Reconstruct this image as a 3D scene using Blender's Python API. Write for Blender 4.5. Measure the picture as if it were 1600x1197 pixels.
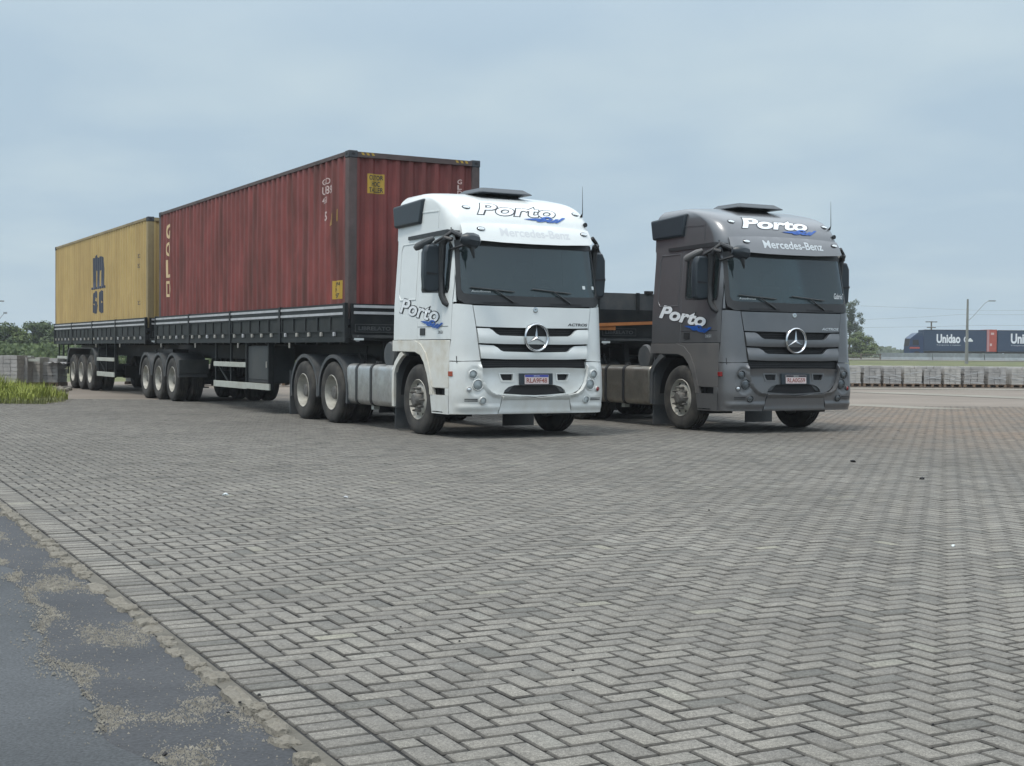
import bpy, bmesh, math, random
import numpy as np
from mathutils import Vector, Matrix
from mathutils.geometry import delaunay_2d_cdt
random.seed(7)
S = bpy.context.scene
for o in list(bpy.data.objects): bpy.data.objects.remove(o)
COL = S.collection
R = math.radians

# ------------------------------------------------------------------ camera
cd = bpy.data.cameras.new('camera'); cam = bpy.data.objects.new('camera', cd); COL.objects.link(cam)
cd.sensor_width = 36; cd.lens = 2136.8/1600*36; cd.clip_end = 3000; cd.clip_start = .1
cam.matrix_world = Matrix.Translation((0, 0, 1.2258)) @ Matrix.Rotation(R(90-1.3083), 4, 'X') @ Matrix.Rotation(R(.4815), 4, 'Z')
S.camera = cam
S.render.resolution_x = 1024; S.render.resolution_y = 766
S.view_settings.view_transform = 'Standard'; S.view_settings.look = 'None'
S.view_settings.exposure = 0.0; S.view_settings.gamma = 1; S.view_settings.use_curve_mapping = False

# ------------------------------------------------------------------ sky and sun (high thin overcast, soft sun from behind left)
SUN_EL, SUN_AZ = 68, -135          # azimuth measured from +Y towards +X
w = bpy.data.worlds.new('World'); S.world = w; w.use_nodes = True
nt = w.node_tree; N = nt.nodes; L = nt.links
for n in list(N): N.remove(n)
sky = N.new('ShaderNodeTexSky'); sky.sky_type = 'NISHITA'; sky.sun_disc = False
sky.sun_elevation = R(SUN_EL); sky.sun_rotation = R(SUN_AZ); sky.air_density = 1.2; sky.dust_density = 3
tc = N.new('ShaderNodeTexCoord'); sep = N.new('ShaderNodeSeparateXYZ'); L.new(tc.outputs['Generated'], sep.inputs[0])
# project the direction on a high plane so cloud texture flattens towards the horizon
mx = N.new('ShaderNodeMath'); mx.operation = 'MAXIMUM'; mx.inputs[1].default_value = .0; L.new(sep.outputs['Z'], mx.inputs[0])
ad = N.new('ShaderNodeMath'); ad.operation = 'ADD'; ad.inputs[1].default_value = .12; L.new(mx.outputs[0], ad.inputs[0])
dv = N.new('ShaderNodeVectorMath'); dv.operation = 'DIVIDE'; L.new(tc.outputs['Generated'], dv.inputs[0])
cmb = N.new('ShaderNodeCombineXYZ'); cmb.inputs[2].default_value = 1
L.new(ad.outputs[0], cmb.inputs[0]); L.new(ad.outputs[0], cmb.inputs[1]); L.new(cmb.outputs[0], dv.inputs[1])
mp = N.new('ShaderNodeMapping'); mp.inputs['Scale'].default_value = (.75, .62, .15); mp.inputs['Location'].default_value = (3.1, 1.7, 0); L.new(dv.outputs[0], mp.inputs[0])
nz = N.new('ShaderNodeTexNoise'); nz.inputs['Scale'].default_value = 1.5; nz.inputs['Detail'].default_value = 7; nz.inputs['Roughness'].default_value = .5; L.new(mp.outputs[0], nz.inputs[0])
cr = N.new('ShaderNodeValToRGB'); L.new(nz.outputs[0], cr.inputs[0])
e = cr.color_ramp.elements; e[0].position = .45; e[0].color = (4.6, 5.95, 7.1, 1); e[1].position = .80; e[1].color = (6.0, 7.2, 7.8, 1)
# paler band of haze low over the horizon
hz = N.new('ShaderNodeMapRange'); hz.inputs[1].default_value = 0; hz.inputs[2].default_value = .10; hz.inputs[3].default_value = .55; hz.inputs[4].default_value = 0; L.new(mx.outputs[0], hz.inputs[0])
hm = N.new('ShaderNodeMixRGB'); hm.inputs[2].default_value = (4.9, 6.15, 6.95, 1); L.new(hz.outputs[0], hm.inputs[0]); L.new(cr.outputs[0], hm.inputs[1])
mix = N.new('ShaderNodeMixRGB'); mix.inputs[0].default_value = .93
L.new(sky.outputs[0], mix.inputs[1]); L.new(hm.outputs[0], mix.inputs[2])
# an overcast sky grows brighter towards the zenith
zr = N.new('ShaderNodeMapRange'); zr.interpolation_type = 'SMOOTHSTEP'
for i_, v_ in zip((1, 2, 3, 4), (.18, .75, 0.0, 1.0)): zr.inputs[i_].default_value = v_
L.new(mx.outputs[0], zr.inputs[0]); zm = N.new('ShaderNodeMixRGB'); zm.inputs[2].default_value = (15.2, 16.8, 18.2, 1); L.new(mix.outputs[0], zm.inputs[1]); L.new(zr.outputs[0], zm.inputs[0])
bg = N.new('ShaderNodeBackground'); bg.inputs[1].default_value = .1; L.new(zm.outputs[0], bg.inputs[0])
wo = N.new('ShaderNodeOutputWorld'); L.new(bg.outputs[0], wo.inputs[0])
sd = bpy.data.lights.new('sun', 'SUN'); sd.energy = 2.0; sd.angle = R(10); sd.color = (1, .93, .82)
sun = bpy.data.objects.new('sun', sd); COL.objects.link(sun)
d = Vector((math.sin(R(SUN_AZ))*math.cos(R(SUN_EL)), math.cos(R(SUN_AZ))*math.cos(R(SUN_EL)), math.sin(R(SUN_EL))))
sun.rotation_euler = d.to_track_quat('Z', 'Y').to_euler()

# ------------------------------------------------------------------ helpers
def tag(o, label=None, cat=None, group=None, kind=None):
    if label: o['label'] = label
    if cat: o['category'] = cat
    if group: o['group'] = group
    if kind: o['kind'] = kind
    return o
def empty(name, loc=(0, 0, 0), rz=0., **k):
    o = bpy.data.objects.new(name, None); o.location = loc; o.rotation_euler = (0, 0, rz); o.empty_display_size = .3
    COL.objects.link(o); return tag(o, **k)
def put(name, me, parent=None, loc=(0, 0, 0), rz=0.):
    o = bpy.data.objects.new(name, me); COL.objects.link(o)
    if parent: o.parent = parent
    o.location = loc; o.rotation_euler = (0, 0, rz); return o
def copy_tree(o, parent=None):
    c = o.copy(); COL.objects.link(c)
    if parent: c.parent = parent
    for ch in list(o.children): copy_tree(ch, c)
    return c
class MB:
    def __init__(s): s.v = []; s.f = []
    def add(s, vs, fs):
        n = len(s.v); s.v += [tuple(q) for q in vs]; s.f += [tuple(i+n for i in f) for f in fs]; return s
    def box(s, x0, x1, y0, y1, z0, z1):
        return s.add([(x0,y0,z0),(x1,y0,z0),(x1,y1,z0),(x0,y1,z0),(x0,y0,z1),(x1,y0,z1),(x1,y1,z1),(x0,y1,z1)],
                     [(0,3,2,1),(4,5,6,7),(0,1,5,4),(1,2,6,5),(2,3,7,6),(3,0,4,7)])
    def bar(s, a, b, w, h=None, up=(0, 0, 1)):
        h = h or w; a = Vector(a); b = Vector(b); d = (b-a).normalized(); u = Vector(up)
        if abs(d.dot(u)) > .98: u = Vector((1, 0, 0))
        x = d.cross(u).normalized()*w/2; y = x.cross(d).normalized()*h/2
        vs = [c+i*x+j*y for c in (a, b) for i, j in ((-1,-1),(1,-1),(1,1),(-1,1))]
        return s.add(vs, [(0,3,2,1),(4,5,6,7),(0,1,5,4),(1,2,6,5),(2,3,7,6),(3,0,4,7)])
    def tube(s, pts, r, n=8, caps=True):
        pts = [Vector(p) for p in pts]; rs = r if isinstance(r, (list, tuple)) else [r]*len(pts); vs = []; fs = []
        ref = Vector((0, 0, 1)); d0 = (pts[-1]-pts[0]).normalized()
        if abs(d0.z) > .9: ref = Vector((1, 0, 0))
        for i, p in enumerate(pts):
            d = (pts[min(i+1, len(pts)-1)]-pts[max(i-1, 0)]).normalized()
            x = d.cross(ref).normalized(); y = x.cross(d).normalized()
            for k in range(n):
                a = 2*math.pi*k/n; vs.append(p+rs[i]*(math.cos(a)*x+math.sin(a)*y))
        for i in range(len(pts)-1):
            for k in range(n): fs.append((i*n+k, i*n+(k+1) % n, (i+1)*n+(k+1) % n, (i+1)*n+k))
        if caps: fs.append(tuple(range(n))[::-1]); fs.append(tuple((len(pts)-1)*n+k for k in range(n)))
        return s.add(vs, fs)
    def lathe(s, prof, c=(0, 0, 0), n=32, axis='x', sc=1):   # prof: (along, radius)
        vs = []; fs = []
        for (t, r) in prof:
            for k in range(n):
                a = 2*math.pi*k/n; q = (r*math.cos(a), r*math.sin(a))
                v = {'x': (t, q[0], q[1]), 'y': (q[0], t, q[1]), 'z': (q[0], q[1], t)}[axis]
                vs.append((c[0]+v[0], c[1]+v[1], c[2]+v[2]))
        for i in range(len(prof)-1):
            for k in range(n): fs.append((i*n+k, (i+1)*n+k, (i+1)*n+(k+1) % n, i*n+(k+1) % n))
        return s.add(vs, fs)
    def prism(s, poly, a0, a1, axis='x'):    # poly in the two other axes (y,z)/(x,z)/(x,y)
        n = len(poly); vs = []
        for a in (a0, a1):
            for (p, q) in poly: vs.append({'x': (a, p, q), 'y': (p, a, q), 'z': (p, q, a)}[axis])
        fs = [tuple(range(n)), tuple(range(2*n-1, n-1, -1))]
        for i in range(n): fs.append((i, i+n, (i+1) % n+n, (i+1) % n))
        return s.add(vs, fs)
    def grid(s, rows):      # rows: list of equal-length lists of points
        m = len(rows[0]); vs = [q for r in rows for q in r]
        return s.add(vs, [(i*m+j, i*m+j+1, (i+1)*m+j+1, (i+1)*m+j) for i in range(len(rows)-1) for j in range(m-1)])
    def mesh(s, name, mat, smooth=False, fix=True, ang=35):
        me = bpy.data.meshes.new(name); me.from_pydata(s.v, [], s.f)
        if fix:
            bm = bmesh.new(); bm.from_mesh(me); bmesh.ops.recalc_face_normals(bm, faces=bm.faces); bm.to_mesh(me); bm.free()
        for m in (mat if isinstance(mat, (list, tuple)) else [mat]): me.materials.append(m)
        if smooth:
            me.polygons.foreach_set('use_smooth', [True]*len(me.polygons)); me.set_sharp_from_angle(angle=R(ang))
        me.update(); return me
    def build(s, name, mat, parent=None, smooth=False, bevel=0, fix=True, seg=2, ang=35):
        o = put(name, s.mesh(name, mat, smooth, fix, ang), parent)
        if bevel:
            b = o.modifiers.new('bevel', 'BEVEL'); b.width = bevel; b.segments = seg; b.limit_method = 'ANGLE'; b.angle_limit = R(40); b.harden_normals = False
        return o
def B(*a): return MB().box(*a)

# ------------------------------------------------------------------ materials
def mat(name, col, rough=.5, metal=0., var=.0, vscale=3., dirt=None, dirt_amt=0., dscale=2., bump=0., bscale=40., coat=0., dirt_z=None, spec=.5, streak=0., fine=0.):
    m = bpy.data.materials.new(name); m.use_nodes = True; nt = m.node_tree; N = nt.nodes; L = nt.links; b = N['Principled BSDF']
    b.inputs['Roughness'].default_value = rough; b.inputs['Metallic'].default_value = metal; b.inputs['Coat Weight'].default_value = coat
    b.inputs['Coat Roughness'].default_value = .12; b.inputs['Specular IOR Level'].default_value = spec
    tc = N.new('ShaderNodeTexCoord'); src = None
    c = N.new('ShaderNodeRGB'); c.outputs[0].default_value = (*col, 1); src = c.outputs[0]
    def noise(scale, det=5, vec=None, rough=.6):
        n = N.new('ShaderNodeTexNoise'); n.inputs['Scale'].default_value = scale; n.inputs['Detail'].default_value = det; n.inputs['Roughness'].default_value = rough
        L.new(vec or tc.outputs['Object'], n.inputs[0]); return n.outputs[0]
    if var:
        r = N.new('ShaderNodeMapRange'); r.inputs[1].default_value = .3; r.inputs[2].default_value = .7; r.inputs[3].default_value = 1-var; r.inputs[4].default_value = 1+var
        L.new(noise(vscale), r.inputs[0]); x = N.new('ShaderNodeVectorMath'); x.operation = 'SCALE'; L.new(src, x.inputs[0]); L.new(r.outputs[0], x.inputs['Scale']); src = x.outputs[0]
    if fine:
        r = N.new('ShaderNodeMapRange'); r.inputs[1].default_value = .25; r.inputs[2].default_value = .75; r.inputs[3].default_value = 1-fine; r.inputs[4].default_value = 1+fine
        L.new(noise(160, 3), r.inputs[0]); x = N.new('ShaderNodeVectorMath'); x.operation = 'SCALE'; L.new(src, x.inputs[0]); L.new(r.outputs[0], x.inputs['Scale']); src = x.outputs[0]
    if dirt:
        r = N.new('ShaderNodeMapRange'); r.inputs[1].default_value = .42; r.inputs[2].default_value = .7; r.inputs[3].default_value = 0; r.inputs[4].default_value = dirt_amt
        vec = None
        if streak:
            q = N.new('ShaderNodeMapping'); q.inputs['Scale'].default_value = (1, 1, 1/streak); L.new(tc.outputs['Object'], q.inputs[0]); vec = q.outputs[0]
        L.new(noise(dscale, 8, vec), r.inputs[0]); f = r.outputs[0]
        if dirt_z:
            sp = N.new('ShaderNodeSeparateXYZ'); L.new(tc.outputs['Object'], sp.inputs[0])
            r.inputs[4].default_value = dirt_amt
            zr = N.new('ShaderNodeMapRange'); zr.inputs[1].default_value = dirt_z[0]; zr.inputs[2].default_value = dirt_z[1]; zr.inputs[3].default_value = 1; zr.inputs[4].default_value = 0
            L.new(sp.outputs[2], zr.inputs[0]); mu = N.new('ShaderNodeMath'); mu.operation = 'MULTIPLY'; r.inputs[1].default_value = .3; r.inputs[2].default_value = .65
            L.new(f, mu.inputs[0]); L.new(zr.outputs[0], mu.inputs[1]); f = mu.outputs[0]
        mi = N.new('ShaderNodeMixRGB'); mi.inputs[2].default_value = (*dirt, 1); L.new(f, mi.inputs[0]); L.new(src, mi.inputs[1]); src = mi.outputs[0]
        ro = N.new('ShaderNodeMapRange'); ro.inputs[3].default_value = rough; ro.inputs[4].default_value = .85; L.new(f, ro.inputs[0]); L.new(ro.outputs[0], b.inputs['Roughness'])
    L.new(src, b.inputs['Base Color'])
    if bump:
        bp = N.new('ShaderNodeBump'); bp.inputs['Strength'].default_value = bump; bp.inputs['Distance'].default_value = .01
        L.new(noise(bscale, 4), bp.inputs['Height']); L.new(bp.outputs[0], b.inputs['Normal'])
    return m
DUST = (.30, .27, .22)
M = {}
M['white'] = mat('white_paint', (.66, .69, .69), .3, coat=.4, var=.03, dirt=(.40, .37, .30), dirt_amt=.55, dscale=2.5, dirt_z=(.3, 1.7))
M['whitedirty'] = mat('dirty_white_paint', (.62, .62, .58), .45, var=.05, dirt=(.42, .37, .28), dirt_amt=.8, dscale=3)
M['grey'] = mat('grey_paint', (.148, .153, .162), .34, metal=.55, coat=.6, var=.05, dirt=(.15, .14, .13), dirt_amt=.5, dscale=2.5, dirt_z=(.3, 1.7))
M['greydirty'] = mat('dirty_grey_paint', (.110, .108, .108), .5, metal=.15, var=.07, dirt=(.14, .13, .12), dirt_amt=.5, dscale=3)
M['black'] = mat('black_plastic', (.018, .019, .021), .45, var=.15)
M['bluegrey'] = mat('blue_black_plastic', (.016, .024, .032), .4, var=.15)
M['void'] = mat('dark_recess', (.010, .010, .012), .7)
M['rubber'] = mat('tyre_rubber', (.024, .023, .022), .85, var=.15, dirt=(.075, .068, .058), dirt_amt=.75, dscale=5, bump=.3, bscale=60)
M['rim'] = mat('steel_rim', (.42, .41, .37), .5, metal=.1, var=.1, dirt=(.13, .115, .09), dirt_amt=.6, dscale=9)
M['hub'] = mat('oily_hub', (.16, .155, .145), .55, metal=.4, var=.2, dirt=(.05, .045, .04), dirt_amt=.8, dscale=12)
M['chrome'] = mat('chrome', (.62, .64, .66), .16, metal=1)
M['steel'] = mat('chassis_steel', (.016, .018, .021), .6, var=.3, dirt=(.05, .046, .042), dirt_amt=.35, dscale=3)
M['fender'] = mat('grey_plastic_fender', (.055, .062, .068), .6, var=.15, dirt=(.12, .11, .1), dirt_amt=.5, dscale=3)
M['alu'] = mat('aluminium', (.52, .52, .51), .30, metal=.85, var=.12, vscale=6, dirt=(.22, .20, .17), dirt_amt=.6, dscale=4)
M['aludark'] = mat('dull_aluminium', (.34, .32, .28), .30, metal=.85, var=.15, vscale=6, dirt=(.14, .12, .10), dirt_amt=.5, dscale=4)
M['board'] = mat('black_trailer_board', (.005, .008, .010), .5, spec=.35, var=.25, vscale=4, dirt=(.07, .068, .065), dirt_amt=.3, dscale=2.5)
M['boardgrey'] = mat('dusty_trailer_board', (.018, .022, .023), .6, spec=.35, var=.35, vscale=5, dirt=(.05, .05, .046), dirt_amt=.4, dscale=3)
M['strip'] = mat('pale_grey_strip', (.42, .43, .45), .45, var=.12, vscale=6, dirt=(.25, .24, .23), dirt_amt=.4)
M['guard'] = mat('painted_guard_rail', (.40, .42, .38), .6, var=.1, dirt=(.25, .23, .18), dirt_amt=.5)
M['rope'] = mat('pale_hook', (.34, .33, .30), .6)
M['toolbox'] = mat('dark_grey_toolbox', (.03, .035, .038), .55, var=.15, dirt=(.1, .1, .09), dirt_amt=.5)
M['tan'] = mat('orange_strap', (.42, .16, .05), .6, var=.2)
M['red_c'] = mat('maroon_container_paint', (.198, .046, .040), .55, var=.2, vscale=1.6, dirt=(.075, .030, .024), dirt_amt=.95, dscale=2.3, streak=5, fine=.05)
M['red_end_shaded'] = mat('maroon_container_paint_shaded_end', (.178, .037, .033), .55, var=.2, vscale=1.6, dirt=(.075, .028, .022), dirt_amt=.75, dscale=1.6, streak=5, fine=.05)  # darker copy of the side's maroon: the end panel's shade is put into the colour
M['red_frame'] = mat('worn_maroon_steel', (.085, .058, .055), .6, var=.25, vscale=5, dirt=(.05, .05, .05), dirt_amt=.7, dscale=3, streak=4)
M['casting'] = mat('grey_casting', (.035, .038, .045), .6, var=.25)
M['yel_c'] = mat('ochre_container_paint', (.44, .315, .125), .6, var=.07, vscale=2, dirt=(.28, .19, .08), dirt_amt=.5, dscale=1.4, streak=5, fine=.03)
M['yel_frame'] = mat('worn_ochre_steel', (.26, .20, .10), .6, var=.15, dirt=(.12, .10, .07), dirt_amt=.6, streak=4)
M['ink'] = mat('black_lettering', (.02, .022, .028), .5)
M['navyink'] = mat('navy_lettering', (.035, .04, .062), .5)
M['blueink'] = mat('blue_lettering', (.012, .085, .36), .4)
M['whiteink'] = mat('white_lettering', (.72, .75, .78), .4)
M['silverink'] = mat('silver_lettering', (.50, .54, .57), .35)
M['faintink'] = mat('pale_grey_lettering', (.56, .58, .60), .4)
M['creamink'] = mat('cream_lettering', (.62, .46, .27), .5)
M['pinkink'] = mat('faded_pink_lettering', (.55, .42, .40), .5)
M['yelsticker'] = mat('yellow_sticker', (.42, .27, .035), .5, var=.1)
M['amber'] = mat('orange_reflector', (.30, .045, .015), .25, coat=.5)
M['redlamp'] = mat('dark_red_reflector', (.20, .012, .012), .25, coat=.5)
M['wire'] = mat('dark_cable', (.02, .02, .022), .6)
M['plateblue'] = mat('plate_blue', (.03, .05, .30), .4)
M['plateface'] = mat('plate_white', (.60, .52, .52), .4)
M['plateink'] = mat('plate_red_brown', (.25, .07, .05), .4)
M['fabric'] = mat('seat_fabric', (.03, .032, .036), .9)
M['hose'] = mat('yellow_green_hose', (.25, .30, .08), .5)
# lamp glass and window glass
def glassmat(name, tint, gloss, transp):
    m = bpy.data.materials.new(name); m.use_nodes = True; N = m.node_tree.nodes; L = m.node_tree.links
    for n in list(N): N.remove(n)
    t = N.new('ShaderNodeBsdfTransparent'); t.inputs[0].default_value = (*tint, 1)
    d = N.new('ShaderNodeBsdfDiffuse'); d.inputs[0].default_value = (.05, .075, .08, 1)
    g = N.new('ShaderNodeBsdfGlossy'); g.inputs[0].default_value = (.9, .95, 1, 1); g.inputs[1].default_value = .04
    a = N.new('ShaderNodeMixShader'); a.inputs[0].default_value = transp; L.new(d.outputs[0], a.inputs[1]); L.new(t.outputs[0], a.inputs[2])
    f = N.new('ShaderNodeFresnel'); f.inputs[0].default_value = 1.5
    mm = N.new('ShaderNodeMath'); mm.operation = 'MULTIPLY_ADD'; mm.inputs[1].default_value = gloss; mm.inputs[2].default_value = .0; L.new(f.outputs[0], mm.inputs[0])
    b = N.new('ShaderNodeMixShader'); L.new(mm.outputs[0], b.inputs[0]); L.new(a.outputs[0], b.inputs[1]); L.new(g.outputs[0], b.inputs[2])
    o = N.new('ShaderNodeOutputMaterial'); L.new(b.outputs[0], o.inputs[0]); return m
M['glass'] = glassmat('tinted_window_glass', (.34, .46, .46), 1.5, .62)
M['lens'] = mat('lamp_lens', (.50, .53, .55), .12, metal=.6, coat=1)
M['mirrorlamp'] = mat('lamp_reflector', (.85, .87, .88), .3, coat=.8)
M['dot'] = mat('windscreen_sticker', (.6, .65, .66), .4)
# ------------------------------------------------------------------ ground
UX, UY = -math.sin(R(27.43)), math.cos(R(27.43))      # along the pavers' edge line, away from the camera
VX, VY = math.cos(R(27.43)), math.sin(R(27.43))       # across it, to the right
P0 = (-.525, 4.537)
def uv(a, b): return (P0[0]+a*UX+b*VX, P0[1]+a*UY+b*VY)
def ground_mat(name, c1, c2, scale, rough=.9, speck=.25, c3=None, big=.12):
    m = bpy.data.materials.new(name); m.use_nodes = True; N = m.node_tree.nodes; L = m.node_tree.links; b = N['Principled BSDF']; b.inputs['Roughness'].default_value = rough
    g = N.new('ShaderNodeNewGeometry')
    n1 = N.new('ShaderNodeTexNoise'); n1.inputs['Scale'].default_value = scale; n1.inputs['Detail'].default_value = 8; L.new(g.outputs['Position'], n1.inputs[0])
    cr = N.new('ShaderNodeValToRGB'); cr.color_ramp.elements[0].color = (*c1, 1); cr.color_ramp.elements[1].color = (*c2, 1); cr.color_ramp.elements[0].position = .35; cr.color_ramp.elements[1].position = .65
    L.new(n1.outputs[0], cr.inputs[0])
    n2 = N.new('ShaderNodeTexNoise'); n2.inputs['Scale'].default_value = 90; n2.inputs['Detail'].default_value = 3; L.new(g.outputs['Position'], n2.inputs[0])
    r = N.new('ShaderNodeMapRange'); r.inputs[1].default_value = .3; r.inputs[2].default_value = .7; r.inputs[3].default_value = 1-speck; r.inputs[4].default_value = 1+speck; L.new(n2.outputs[0], r.inputs[0])
    n3 = N.new('ShaderNodeTexNoise'); n3.inputs['Scale'].default_value = big; n3.inputs['Detail'].default_value = 4; L.new(g.outputs['Position'], n3.inputs[0])
    r3 = N.new('ShaderNodeMapRange'); r3.inputs[1].default_value = .3; r3.inputs[2].default_value = .7; r3.inputs[3].default_value = .85; r3.inputs[4].default_value = 1.12; L.new(n3.outputs[0], r3.inputs[0])
    mu = N.new('ShaderNodeMath'); mu.operation = 'MULTIPLY'; L.new(r.outputs[0], mu.inputs[0]); L.new(r3.outputs[0], mu.inputs[1])
    x = N.new('ShaderNodeVectorMath'); x.operation = 'SCALE'; L.new(cr.outputs[0], x.inputs[0]); L.new(mu.outputs[0], x.inputs['Scale']); L.new(x.outputs[0], b.inputs['Base Color'])
    bp = N.new('ShaderNodeBump'); bp.inputs['Strength'].default_value = .35; bp.inputs['Distance'].default_value = .01; L.new(n2.outputs[0], bp.inputs['Height']); L.new(bp.outputs[0], b.inputs['Normal'])
    return m
# paver concrete: each piece a tone of its own, stains with shapes of their own over the whole yard
def paver_mat():
    m = bpy.data.materials.new('paver_concrete'); m.use_nodes = True; N = m.node_tree.nodes; L = m.node_tree.links; b = N['Principled BSDF']; b.inputs['Roughness'].default_value = .88
    b.inputs['Specular IOR Level'].default_value = .35
    g = N.new('ShaderNodeNewGeometry'); oi = N.new('ShaderNodeObjectInfo')
    a = N.new('ShaderNodeMath'); a.operation = 'ADD'; L.new(g.outputs['Random Per Island'], a.inputs[0]); L.new(oi.outputs['Random'], a.inputs[1])
    fr = N.new('ShaderNodeMath'); fr.operation = 'FRACT'; L.new(a.outputs[0], fr.inputs[0])
    cr = N.new('ShaderNodeValToRGB'); L.new(fr.outputs[0], cr.inputs[0]); E = cr.color_ramp.elements
    E[0].position = 0; E[0].color = (.128, .125, .114, 1); E[1].position = 1; E[1].color = (.240, .230, .190, 1)
    for p, c in ((.12, (.158, .150, .136)), (.55, (.186, .176, .158)), (.92, (.203, .192, .170)), (.985, (.205, .198, .178))):
        k = E.new(p); k.color = (*c, 1)
    def nz(s, d=4, r=.6):
        n = N.new('ShaderNodeTexNoise'); n.inputs['Scale'].default_value = s; n.inputs['Detail'].default_value = d; n.inputs['Roughness'].default_value = r; L.new(g.outputs['Position'], n.inputs[0]); return n.outputs[0]
    def mr(src, a0, a1, b0, b1):
        r = N.new('ShaderNodeMapRange'); L.new(src, r.inputs[0])
        for i, v in zip((1, 2, 3, 4), (a0, a1, b0, b1)): r.inputs[i].default_value = v
        return r.outputs[0]
    def mul(x, y):
        q = N.new('ShaderNodeMath'); q.operation = 'MULTIPLY'; L.new(x, q.inputs[0]); L.new(y, q.inputs[1]); return q.outputs[0]
    f = mul(mul(mul(mr(nz(210, 3, .7), .3, .7, .50, 1.50), mul(mr(nz(75, 4, .7), .3, .7, .66, 1.34), mr(nz(28, 4, .7), .3, .7, .84, 1.16))), mr(nz(.32, 5), .3, .7, .78, 1.14)), mr(nz(3.5, 5), .3, .7, .88, 1.10))
    sp = N.new('ShaderNodeSeparateXYZ'); L.new(g.outputs['Position'], sp.inputs[0])
    # tyre-worn, oil-darkened lane in front of the parked lorries, reddish soil on the right
    nn = N.new('ShaderNodeMath'); nn.operation = 'MULTIPLY_ADD'; nn.inputs[1].default_value = 9; L.new(nz(.22, 4), nn.inputs[0]); L.new(sp.outputs[1], nn.inputs[2])
    dark = mr(nn.outputs[0], 13, 21, 1.0, .80)
    f = mul(f, dark)
    # oil drips and rubber-darkened patches
    f = mul(f, mul(mr(nz(.9, 6, .65), .58, .72, 1.0, .84), mr(nz(7, 3), .66, .74, 1.0, .80)))
    x = N.new('ShaderNodeVectorMath'); x.operation = 'SCALE'; L.new(cr.outputs[0], x.inputs[0]); L.new(f, x.inputs['Scale'])
    rx = mr(sp.outputs[0], 3.5, 7.5, 0, 1); ry = mr(nn.outputs[0], 19, 25, 0, 1)
    rm = mul(mul(rx, ry), mr(nz(.5, 5), .35, .6, .25, .9))
    mi = N.new('ShaderNodeMixRGB'); L.new(rm, mi.inputs[0]); L.new(x.outputs[0], mi.inputs[1]); mi.inputs[2].default_value = (.200, .150, .112, 1)
    L.new(mi.outputs[0], b.inputs['Base Color'])
    bp = N.new('ShaderNodeBump'); bp.inputs['Strength'].default_value = .5; bp.inputs['Distance'].default_value = .004; L.new(nz(230, 3, .7), bp.inputs['Height']); L.new(bp.outputs[0], b.inputs['Normal'])
    return m
M['paver'] = paver_mat()
M['sand'] = ground_mat('dark_joint_sand', (.010, .010, .011), (.022, .021, .020), 6)
M['joint'] = ground_mat('dirt_filled_chamfer', (.060, .056, .050), (.118, .111, .100), 3)
M['yardfar'] = ground_mat('distant_paving', (.160, .135, .112), (.200, .170, .142), .35, speck=.1)
M['asphalt'] = ground_mat('worn_asphalt', (.036, .040, .044), (.060, .065, .071), 1.3, rough=.7, speck=.45)
M['patch'] = ground_mat('dark_tar_patch', (.031, .033, .038), (.046, .048, .053), 2.2, rough=.75, speck=.35)
M['gravel'] = mat('gravel_stones', (.20, .185, .155), .9, var=.45, vscale=30)
M['kerb'] = mat('crumbling_kerb_concrete', (.215, .198, .165), .95, var=.3, vscale=9, dirt=(.09, .08, .065), dirt_amt=.75, dscale=14, bump=1.6, bscale=55)
M['soil'] = ground_mat('pale_soil', (.085, .078, .064), (.13, .12, .10), 5, speck=.1)
M['verge'] = ground_mat('verge_grass', (.070, .085, .025), (.12, .12, .045), .5, speck=.2)
M['road'] = ground_mat('distant_road', (.17, .165, .15), (.20, .19, .175), .2, speck=.05)
M['strip_c'] = ground_mat('pale_concrete', (.20, .185, .155), (.24, .225, .19), .6, speck=.1)

def sheet(name, pts, m, kind='structure', parent=None):
    o = MB().add(pts, [tuple(range(len(pts)))]).build(name, m, parent, fix=False); 
    if kind: tag(o, kind=kind)
    return o
# one terrain sheet reaching the horizon: level under the yard, rising gently to the highway embankment
rows = []
Yp = [-40, 0, 10, 30, 58, 75, 110, 140, 158, 172, 186, 230, 400, 900, 2500]; Zp = [-.06, -.06, -.06, -.06, -.06, .10, .45, .62, .68, .70, .70, .5, .3, .0, .0]
for y, z in zip(Yp, Zp): rows.append([(x, y, z) for x in (-2500, -800, -200, -60, -20, 0, 20, 60, 200, 800, 2500)])
g = MB().grid(rows).build('ground', M['verge'], smooth=True); tag(g, kind='structure')
sheet('paved_yard', [(*uv(-9, -.21), -.014), (*uv(-9, 60), -.014), (*uv(48, 60), -.014), (*uv(48, -3.5), -.014), (*uv(24, -3.5), -.014), (*uv(24, -.21), -.014)], M['yardfar'])
yard = bpy.data.objects['paved_yard']
A0, A1 = -9, 31
# dark sand bed under the geometric pavers
sheet('sand_bed', [(*uv(A0, -.205), -.009), (*uv(A0, 24), -.009), (26, 32.9, -.009), (P0[0]+(32.9-P0[1]+.205*VY)/UY*UX-.205*VX, 32.9, -.009)], M['sand'])
sheet('kerb_haunch', [(*uv(A0, -.275), -.0095), (*uv(A0, -.2055), -.0075), (*uv(24, -.2055), -.0075), (*uv(24, -.275), -.0095)], M['soil'])
# asphalt lane on the left
sheet('asphalt_road', [(*uv(-9, -9), -.020), (*uv(-9, -.20), -.020), (*uv(24, -.20), -.020), (*uv(24, -9), -.020)], M['asphalt'])

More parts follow.
